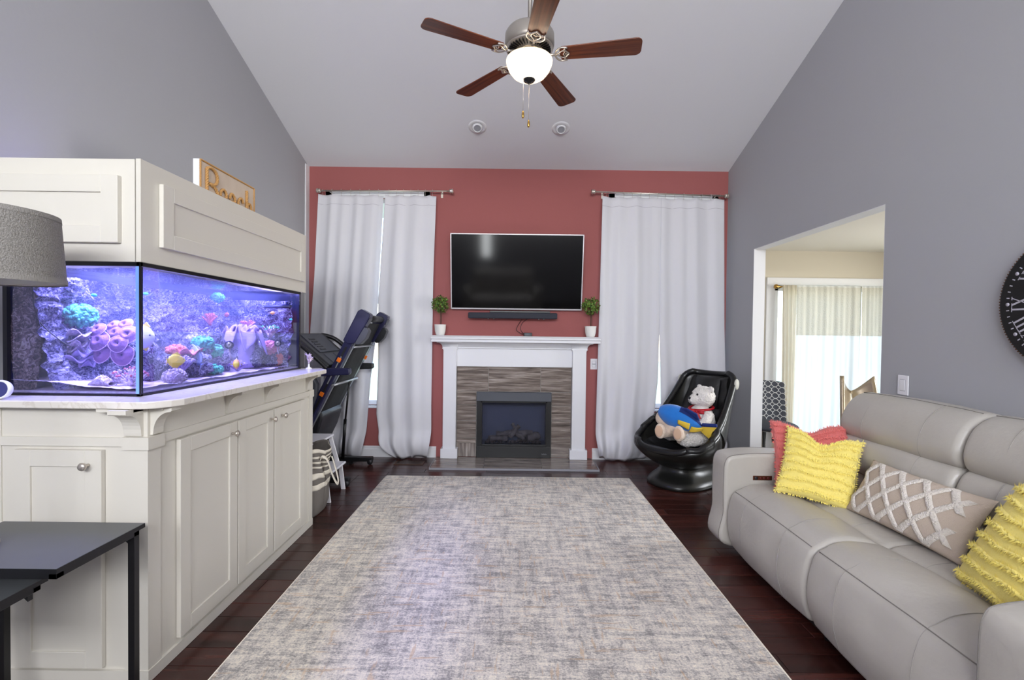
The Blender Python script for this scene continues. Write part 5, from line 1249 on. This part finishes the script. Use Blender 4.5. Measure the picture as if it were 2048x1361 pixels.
def lattice(side=1):
    for s in (1, -1):
        for k in range(-2, 6):
            # diagonals across the face
            pts = []
            for i in range(41):
                v = -1+2*i/40; u = (-1.15+.42*k+s*v*.42)+.0
                if -.97 <= u <= .86: pts.append((u, v*.97))
            if len(pts) < 4: continue
            mb = MB(); g = random.Random(k*7+s); 
            def fn(a, b):
                j = a*(len(pts)-1); i0 = min(int(j), len(pts)-2); fr = j-i0; u = pts[i0][0]*(1-fr)+pts[i0+1][0]*fr; v = pts[i0][1]*(1-fr)+pts[i0+1][1]*fr
                u2 = u+(b-.5)*.125; q = S(max(-.99, min(.99, u2)), v, 1)
                return q+Vector((0, 0, .002+.009*(1-(2*b-1)**4)*(.8+.4*noise.noise(Vector((a*40, b*5, k))))))
            mb.grid(fn, 60, 6).build('tufted_band', 'tuft_cream', t, local=True)
lattice()

# ================================================================== MASSAGE CHAIR
face_a = math.atan2(-.60, -.80)
chM = Matrix.Translation((1.72, 4.47, 0)) @ Matrix.Rotation(face_a, 4, 'Z')
ch = thing('massage_chair', 'black leather massage lounge chair with curved shell in the right corner', 'armchair', mtx=chM)
spine = catmull([(.45, 0, .365), (.385, 0, .30), (.25, 0, .245), (.06, 0, .235), (-.11, 0, .30), (-.24, 0, .45), (-.325, 0, .65), (-.385, 0, .85), (-.43, 0, 1.02)], 8)
ns_ = len(spine)-1
def sp(s):
    j = s*ns_; i = min(int(j), ns_-1); f = j-i; p = spine[i].lerp(spine[i+1], f); d = (spine[min(i+2, ns_)]-spine[max(i-1, 0)]).normalized(); return p, d
def prof_s(s):
    # half width and side height along the shell (front lip 0 -> top of back 1)
    wdt = .22+.125*math.sin(PI*min(1, s*1.5+.10))**.7 if s < .5 else .325-.085*((s-.5)/.5)**1.2
    if s < .08: wdt *= (.82+.18*(s/.08)**.5)
    if s > .93: wdt *= 1-.30*((s-.93)/.07)**2
    dep = .05+.27*math.sin(PI*min(1, max(.001, s))**.92)**1.35
    return wdt, dep
def shell(s, q, off=0.0):
    """q in [-1,1] across; off>0 is outwards"""
    p, d = sp(s); nrm = Vector((-d.z, 0, d.x)); nrm = -nrm if nrm.dot(Vector((.5, 0, 1))) < 0 else nrm
    w, dp = prof_s(s); a = q*PI/2
    yy = w*math.sin(a)**1 if True else 0
    z_ = dp*(1-math.cos(a))**1.1
    pt = p+nrm*z_+Vector((0, yy, 0))
    on = (Vector((0, math.sin(a), 0))-nrm*math.cos(a)).normalized()
    return pt+on*off
OUT = lambda s, q: .045+.055*math.sin(PI*min(1, s*1.25))**1.5*(1-abs(q)**3)
mb = MB(); mb.grid(lambda u, v: shell(v, 2*u-1, OUT(v, 2*u-1)), 40, 60); 
mb.grid(lambda u, v: shell(v, 2*u-1, .0), 40, 60)
# rim joining the inner and outer skins
mb.grid(lambda u, v: shell(v, -1, .045*u)+Vector((0, 0, 0)), 3, 60); mb.grid(lambda u, v: shell(v, 1, .045*u), 3, 60)
mb.grid(lambda u, v: shell(0, 2*v-1, .045*u), 3, 40); mb.grid(lambda u, v: shell(1, 2*v-1, .045*u), 3, 40)
mb.build('outer_shell', 'shell_black', ch, local=True, weld=True)
# padded roll along the rim
rim = [shell(s/60, 1, .02) for s in range(61)]+[shell(1, 1-2*k/24, .02) for k in range(1, 25)]+[shell(1-s/60, -1, .02) for s in range(1, 61)]+[shell(0, -1+2*k/24, .02) for k in range(1, 25)]
MB().tube(rim, .030, 12).build('rim_padding', 'leather_black', ch, local=True)
MB().grid(lambda u, v: shell(.05+.40*v, (2*u-1)*.72, -(.035+.045*math.sin(PI*u)**.5*math.sin(PI*v)**.4)), 24, 24).build('seat_cushion', 'leather_black', ch, local=True)
def backpad(u, v):
    s = .50+.46*v; return shell(s, (2*u-1)*.62, -(.02+.055*math.sin(PI*u)**.45*math.sin(PI*min(1, v*1.0))**.35+.006*math.sin(26*v+3*u)))
MB().grid(backpad, 24, 40).build('backrest_pad', 'leather_black', ch, local=True)
MB().grid(lambda u, v: shell(.76+.2*v, (2*u-1)*.50, -(.07+.045*math.sin(PI*u)**.5*math.sin(PI*v)**.5)), 20, 16).build('head_pillow', 'leather_black', ch, local=True)
for s_ in (1, -1):
    p = shell(.92, .93*s_, .048); q = shell(.92, .93*s_, .09)
    MB().lathe([(0, .010), (.036, .008), (.042, .0), (.042, -.01)], p, 24, axis=(q-p), sx=1.0, sy=1.25).build('side_speaker', mat('speaker_grey', (190, 188, 180), .6), ch, local=True, label='pale round speaker on the chair side')
    MB().tube([shell(.62+.0*k, s_*(1-.05*k), .047) for k in range(12)], .003, 5).build('shell_seam', 'black_plastic', ch, local=True)
# flared oval foot
prof = [(1.0, .001), (1.01, .02), (.98, .045), (.90, .070), (.80, .095), (.72, .125), (.68, .16), (.70, .215)]
vs = []; nk = 56
for (r_, z_) in prof:
    for k in range(nk):
        a = 2*PI*k/nk; c_, s_ = math.cos(a), math.sin(a); e = (abs(c_)**2.6+abs(s_)**2.6)**(-1/2.6)
        vs.append((.0+.40*r_*c_*e*(1.05 if c_ > 0 else 1), .285*r_*s_*e, z_))
fs = [(j*nk+k, j*nk+(k+1) % nk, (j+1)*nk+(k+1) % nk, (j+1)*nk+k) for j in range(len(prof)-1) for k in range(nk)]
mb = MB().add(vs, fs, True); mb.f.append(tuple(range(nk))); mb.sm.append(False); mb.build('base', 'shell_black', ch, local=True)

# ================================================================== WHITE BEAR (one continuous body), sitting in the chair
def remeshed(mb, name, m, parent, vox=.006, disp=.004, label=None, local=True, tex=.02, smooth=8):
    o = mb.build(name, m, parent, local=local)
    q = o.modifiers.new('remesh', 'REMESH'); q.mode = 'VOXEL'; q.voxel_size = vox; q.use_smooth_shade = True
    q = o.modifiers.new('smooth', 'SMOOTH'); q.factor = .5; q.iterations = smooth
    if disp:
        tx = bpy.data.textures.new(name+'_fur', 'CLOUDS'); tx.noise_scale = tex; tx.noise_depth = 3
        q = o.modifiers.new('fur', 'DISPLACE'); q.texture = tx; q.strength = disp; q.mid_level = .5; q.texture_coords = 'LOCAL'
    if label: o['label'] = label
    return o
br_m = Matrix.Translation((1.80, 4.43, .44)) @ Matrix.Rotation(face_a-.42, 4, 'Z')
bear = thing('teddy_bear', 'white fluffy bear plush with red ribbon bow sitting in the massage chair', 'stuffed toy', mtx=br_m)
mb = MB()
hc = Vector((-.055, 0, .375))
mb.ball((-.03, 0, .135), (.125, .145, .165), 24)                     # body
mb.ball((.005, 0, .10), (.10, .13, .12), 20)                        # tummy
mb.ball(hc, (.105, .115, .105), 24)                                  # head
mb.ball(hc+Vector((.095, 0, -.025)), (.055, .055, .048), 18)         # muzzle
for s in (1, -1):
    mb.ball(hc+Vector((-.02, s*.088, .078)), (.020, .034, .034), 14)
    mb.tube([(-.04, s*.115, .225), (.03, s*.165, .16), (.10, s*.15, .10), (.135, s*.14, .085)], [.050, .050, .047, .042], 14); mb.ball((.14, s*.138, .083), .045, 14)
    mb.tube([(.0, s*.09, .02), (.12, s*.125, .0), (.235, s*.135, .0)], [.075, .068, .062], 14); mb.ball((.245, s*.135, .022), (.045, .062, .075), 16)
remeshed(mb, 'bear_body', 'plush_white', bear, .006, .018, smooth=5, tex=.012)
for s in (1, -1):
    MB().ball(hc+Vector((.092, s*.042, .030)), (.009, .011, .011), 12).build('eye', 'black_plastic', bear, local=True)
    MB().ball((.291, s*.137, .026), (.006, .044, .056), 18).build('foot_pad', 'plush_beige', bear, local=True)
MB().ball(hc+Vector((.148, 0, -.006)), (.010, .018, .013), 12).build('nose', 'black_plastic', bear, local=True)
MB().tube([hc+Vector((.150, 0, -.02)), hc+Vector((.149, 0, -.042)), hc+Vector((.14, .015, -.050))], .002, 5).build('mouth', 'black_plastic', bear, local=True)
mb = MB(); mb.tube([(-.035+.108*math.cos(a), .112*math.sin(a), .270+.012*math.cos(a)*-1) for a in [k*2*PI/28 for k in range(29)]], [.011]*29, 8)
mb.build('ribbon', 'ribbon_red', bear, local=True)
BW_ = Matrix.Rotation(math.radians(48), 4, 'Z')
for s in (1, -1):
    MB().grid(lambda u, v: (.10+.012*math.sin(PI*u)*math.cos(2*PI*v)+.01, s*(.008+.060*u), .252+.026*math.sin(2*PI*v)*(.25+u**.7)*(1-.35*u)), 10, 14).xf(BW_).build('bow_loop', 'ribbon_red', bear, local=True, solid=.002)
    MB().grid(lambda u, v: (.108+.02*u, s*(.006+.030*u)+(v-.5)*.022, .250-.060*u), 8, 3).xf(BW_).build('bow_tail', 'ribbon_red', bear, local=True, solid=.002)
MB().ball((.110, 0, .252), (.011, .012, .013), 10).xf(BW_).build('bow_knot', 'ribbon_red', bear, local=True)

# second, smaller bear below the blue toy: only its feet and ear show
b2m = Matrix.Translation((1.53, 4.26, .475)) @ Matrix.Rotation(face_a+.25, 4, 'Z')
b2 = thing('teddy_bear', 'cream bear plush lying under the blue fish toy, feet showing', 'stuffed toy', mtx=b2m)
mb = MB()
mb.ball((-.03, 0, .07), (.12, .12, .085), 20)
mb.ball((-.0, -.115, .15), (.075, .075, .075), 18); mb.ball((-.03, -.14, .225), (.015, .028, .028), 12)
for s in (1, -1):
    mb.tube([(.02, s*.05, .035), (.09, s*.075, .03), (.15, s*.08, .035)], [.05, .045, .04], 14); mb.ball((.165, s*.082, .06), (.035, .052, .07), 16)
remeshed(mb, 'bear_body', 'plush_beige', b2, .006, .006, smooth=6)
for s in (1, -1): MB().ball((.201, s*.083, .064), (.005, .036, .050), 16).build('foot_pad', mat('felt_tan', (206, 172, 146), .9), b2, local=True)

# ================================================================== BLUE FISH TOY (plain generic)
fm = Matrix.Translation((1.565, 4.215, .638)) @ Matrix.Rotation(math.radians(-25), 4, 'Z') @ Matrix.Rotation(math.radians(21), 4, 'Y') @ Matrix.Rotation(math.radians(28), 4, 'X') @ Matrix.Scale(1.12, 4)
ft = thing('plush_fish', 'blue plush fish toy with yellow fins lying across the bears', 'stuffed toy', mtx=fm)
def ffn(u, v):
    s = math.sin(PI*min(1, .03+v*.97)**.85)**.62; x = -.19+.36*v; a = 2*PI*u; return (x, .085*s*math.cos(a), .098*s*math.sin(a))
MB().grid(ffn, 32, 26).build('fish_body', 'plush_blue', ft, local=True, weld=True)
def ffn2(u, v):
    x0, y_, z_ = ffn(.02+.30*u, .42+.55*v); k = 1.025; return (x0, y_*k, z_*k+.001)
MB().grid(ffn2, 14, 18).build('back_panel', 'plush_navy', ft, local=True, label='navy back panel')
def slab(pts, y0_, th, nm, m_): return MB().prism(pts, 'y', y0_-th/2, y0_+th/2).build(nm, m_, ft, bevel=.006, seg=3, local=True)
slab([(.16, .03), (.26, .075), (.245, .0), (.26, -.07), (.16, -.025)], 0, .022, 'tail_fin', 'plush_yellow')
slab([(.15, .045), (.25, .095), (.262, .078), (.16, .022)], 0, .026, 'tail_edge', 'plush_navy')
slab([(-.06, .085), (.0, .125), (.09, .115), (.13, .06), (.03, .09)], 0, .018, 'top_fin', 'plush_navy')
MB().grid(lambda u, v: (-.02+.09*u+.01*v, -.082-.022*u-.004*math.sin(PI*v), .045-.055*v*(.6+.4*u)+.03*u), 8, 8).build('side_fin', 'plush_yellow', ft, local=True, solid=.012)
MB().grid(lambda u, v: (.09+.08*u, -.060-.010*math.sin(PI*u)+.02*u, .02-.055*v*(1-u*.5)+.02*u), 8, 8).build('lower_fin', 'plush_yellow', ft, local=True, solid=.012)
bx(.08, .10, -.085, -.083, -.075, -.045).build('fabric_tag', 'trim_white', ft, local=True)

# ================================================================== WALL CLOCK
kc = Vector((XR-.001, 1.915, 1.578)); KR = .322
km = Matrix(((0, 0, -1, kc.x), (-1, 0, 0, kc.y), (0, 1, 0, kc.z), (0, 0, 0, 1)))   # local x right (towards -y), y up, z into the room
ck = thing('wall_clock', 'large round black wall clock with pale roman numerals on the right wall', 'clock', mtx=km)
MB().lathe([(KR, .001), (KR+.001, .02), (KR-.004, .034), (KR-.012, .036), (0, .034)], (0, 0, 0), 72).build('clock_face', 'clock_black', ck, local=True)
mb = MB()
for k in range(150):
    a = k*2*PI/150; p = Vector((KR*math.cos(a), KR*math.sin(a), .004)); mb.tube([p, p+Vector((0, 0, .028))], .0035, 5)
mb.build('rope_edge', 'clock_edge', ck, local=True, kind='stuff')
mb = MB()
for k in range(60):
    a = k*2*PI/60; r_ = KR*.875
    if k % 5 == 0: continue
    Rm = Matrix.Translation((r_*math.sin(a), r_*math.cos(a), .0355)) @ Matrix.Rotation(-a, 4, 'Z'); mb.box(-.0022, .0022, -.006, .006, 0, .0012, M=Rm)
mb.build('minute_mark', 'clock_mark', ck, local=True, kind='stuff')
for k in range(12):
    a = k*2*PI/12; MB().lathe([(0, .0012), (.0085, .0012), (.0085, 0)], (KR*.875*math.sin(a), KR*.875*math.cos(a), .0355), 16).build('hour_dot', 'clock_mark', ck, local=True)
NUM = ['XII', 'I', 'II', 'III', 'IIII', 'V', 'VI', 'VII', 'VIII', 'IX', 'X', 'XI']
def numeral(txt, a):
    hgt = .075; sw = {'I': .018, 'V': .044, 'X': .044}; tot = sum(sw[c_]+.006 for c_ in txt)-.006; x = -tot/2
    Rm = Matrix.Translation((KR*.70*math.sin(a), KR*.70*math.cos(a), .0355)) @ Matrix.Rotation(-a, 4, 'Z'); mb = MB(); h2 = hgt/2
    def bar(x0, y0_, x1, y1_, w):
        d_ = Vector((x1-x0, y1_-y0_, 0)).normalized(); p = Vector((-d_.y, d_.x, 0))*w/2; A, B = Vector((x0, y0_, 0)), Vector((x1, y1_, 0))
        vs = [A-p, A+p, B+p, B-p]; vs = [Rm @ v for v in vs]+[Rm @ (v+Vector((0, 0, .0012))) for v in vs]; mb.add(vs, [(0, 1, 2, 3), (4, 5, 6, 7), (0, 1, 5, 4), (1, 2, 6, 5), (2, 3, 7, 6), (3, 0, 4, 7)])
    for c_ in txt:
        w = sw[c_]; cx_ = x+w/2
        if c_ == 'I': bar(cx_, -h2, cx_, h2, .008); bar(cx_-.011, h2, cx_+.011, h2, .003); bar(cx_-.011, -h2, cx_+.011, -h2, .003)
        if c_ == 'V': bar(cx_-.015, h2, cx_, -h2, .008); bar(cx_+.015, h2, cx_, -h2, .0035); bar(cx_-.022, h2, cx_-.006, h2, .003); bar(cx_+.006, h2, cx_+.022, h2, .003)
        if c_ == 'X': bar(cx_-.016, h2, cx_+.016, -h2, .008); bar(cx_+.016, h2, cx_-.016, -h2, .0035); bar(cx_-.023, h2, cx_-.007, h2, .003); bar(cx_+.007, h2, cx_+.023, h2, .003); bar(cx_-.023, -h2, cx_-.007, -h2, .003); bar(cx_+.007, -h2, cx_+.023, -h2, .003)
        x += w+.006
    mb.build('numeral', 'clock_mark', ck, local=True)
for k, tx in enumerate(NUM): numeral(tx, k*2*PI/12)
for L, a, w in ((.14, -.9, .012), (.21, .6, .009)):
    Rm = Matrix.Rotation(-a, 4, 'Z'); bx(-w/2, w/2, -.02, L, .038, .040, M=Rm).build('clock_hand', 'clock_mark', ck, local=True)

# ================================================================== BREAKFAST ROOM
rd = thing('curtain_rod', 'gold rod with round finial over the sheers in the breakfast room', 'curtain rod', (4.1, 5.53, 2.005))
MB().tube([(3.20, 5.535, 2.0), (5.05, 5.535, 2.0)], .009, 10).build('rod', 'brass', rd)
MB().lathe([(.009, 0), (.014, .01), (.010, .02), (.024, .034), (.028, .05), (.02, .066), (0, .07)], (3.20, 5.53, 2.0), 16, axis=(-1, 0, 0)).build('finial', 'brass', rd)
MB().tube([(3.23, 5.53, 2.0), (3.23, 5.61, 1.985)], .006, 6).build('bracket', 'brass', rd)
def sheer(label, x0, x1, folds, amp, seed, m_='sheer', lace=True, slant=0):
    g = random.Random(seed); ph = [g.uniform(0, 6) for _ in range(5)]
    def fn(u, v):
        z = .03+1.985*v; k = folds*2*PI; x = x0+(x1-x0)*u+slant*(1-v)*(u)+.01*math.sin(3*v+ph[0])
        f = math.sin(k*u+ph[0]+.8*math.sin(2*PI*u+ph[1]))+.5*math.sin(k*2.3*u+ph[2]+.7*(1-v))
        return (x, 5.513-.010*f*(1.6-v)*amp/.03, z)
    o = MB().grid(fn, 130, 40).build('sheer_curtain', m_, None); tag(o, label, 'curtain')
    if lace:
        MB().grid(lambda u, v: (lambda p: (p[0], p[1]-.003, p[2]))(fn(u, .70+.29*v)), 130, 12).build('lace_header', mat('lace', (232, 228, 216), .9, transl=.35, bump=(90, .8)), o)
    return o
sheer('gathered beige sheer curtain at the left end of the gold rod', 3.23, 3.40, 3, .04, 1, 'sheer_beige', False, -.03)
sheer('wide white sheer with lacy header in the breakfast room window', 3.385, 4.16, 5, .03, 2)
sheer('white sheer right of the gap, ending at the opening edge', 4.17, 4.95, 7, .03, 3)
# chairs
dm = Matrix.Translation((2.86, 5.02, 0))
dc = thing('dining_chair', 'dark upholstered chair with white lattice pattern beyond the wall opening', 'chair', mtx=dm)
def dback(u, v):
    x = -.24+.48*u; return (x, .22-.06*(2*u-1)**2+.06*v, .44+.46*v-.015*(2*u-1)**2*v)
MB().grid(dback, 16, 12).build('backrest', 'chair_dark', dc, local=True, solid=.06)
MB().ball((0, 0, .43), (.25, .24, .06), 24).build('seat', 'chair_dark', dc, local=True)
for a in (-1, 1):
    for b in (-1, 1): MB().tube([(a*.19, b*.18, .40), (a*.21, b*.21, .001)], [.018, .012], 8).build('leg', 'black_metal', dc, local=True)
mb = MB()
for i in range(7):
    for j in range(7):
        u0, v0 = (i+.5)/7, (j+.5)/7+(.0 if i % 2 else 0)
        pts = []
        for k in range(17):
            a = 2*PI*k/16; r_ = .070*(1+.12*math.cos(4*a)); u = u0+r_*math.cos(a); v = v0+r_*math.sin(a)
            p = dback(max(0, min(1, u)), max(0, min(1, v))); pts.append((p[0], p[1]-.0325, p[2]))
        mb.tube(pts, .0035, 4, caps=False)
for i in range(8):
    for j in range(8):
        for (du, dv) in ((.02, 0), (0, .02)):
            pass
mb.build('lattice_pattern', 'chair_lattice', dc, local=True, kind='stuff')
c2 = thing('dining_chair', 'champagne coloured chair with curved pointed back behind the sofa', 'chair', mtx=Matrix.Translation((3.385, 4.30, 0)))
def sback(u, v):
    x = -.21+.42*u; return (x*(1-.25*v), .20-.10*(2*u-1)**2+.10*v, .44+.50*v-.07*v+.16*(abs(2*u-1)**1.6)*v)
MB().grid(sback, 18, 12).build('backrest', 'champagne', c2, local=True, solid=.035)
MB().ball((0, 0, .43), (.23, .22, .05), 24).build('seat', 'champagne', c2, local=True)
for a in (-1, 1):
    for b in (-1, 1): MB().tube([(a*.17, b*.16, .40), (a*.19, b*.19, .001)], [.016, .011], 8).build('leg', 'black_metal', c2, local=True)

# ================================================================== SECOND SOFA behind the camera, seen only in the television's reflection
for o in [sofa]:
    c2s = copy_tree(o); c2s.location = (-.25, -1.72, 0); c2s.rotation_euler = (0, 0, -PI/2*1)
    c2s['label'] = 'second grey leather sofa against the rear wall, seen only reflected in the television'
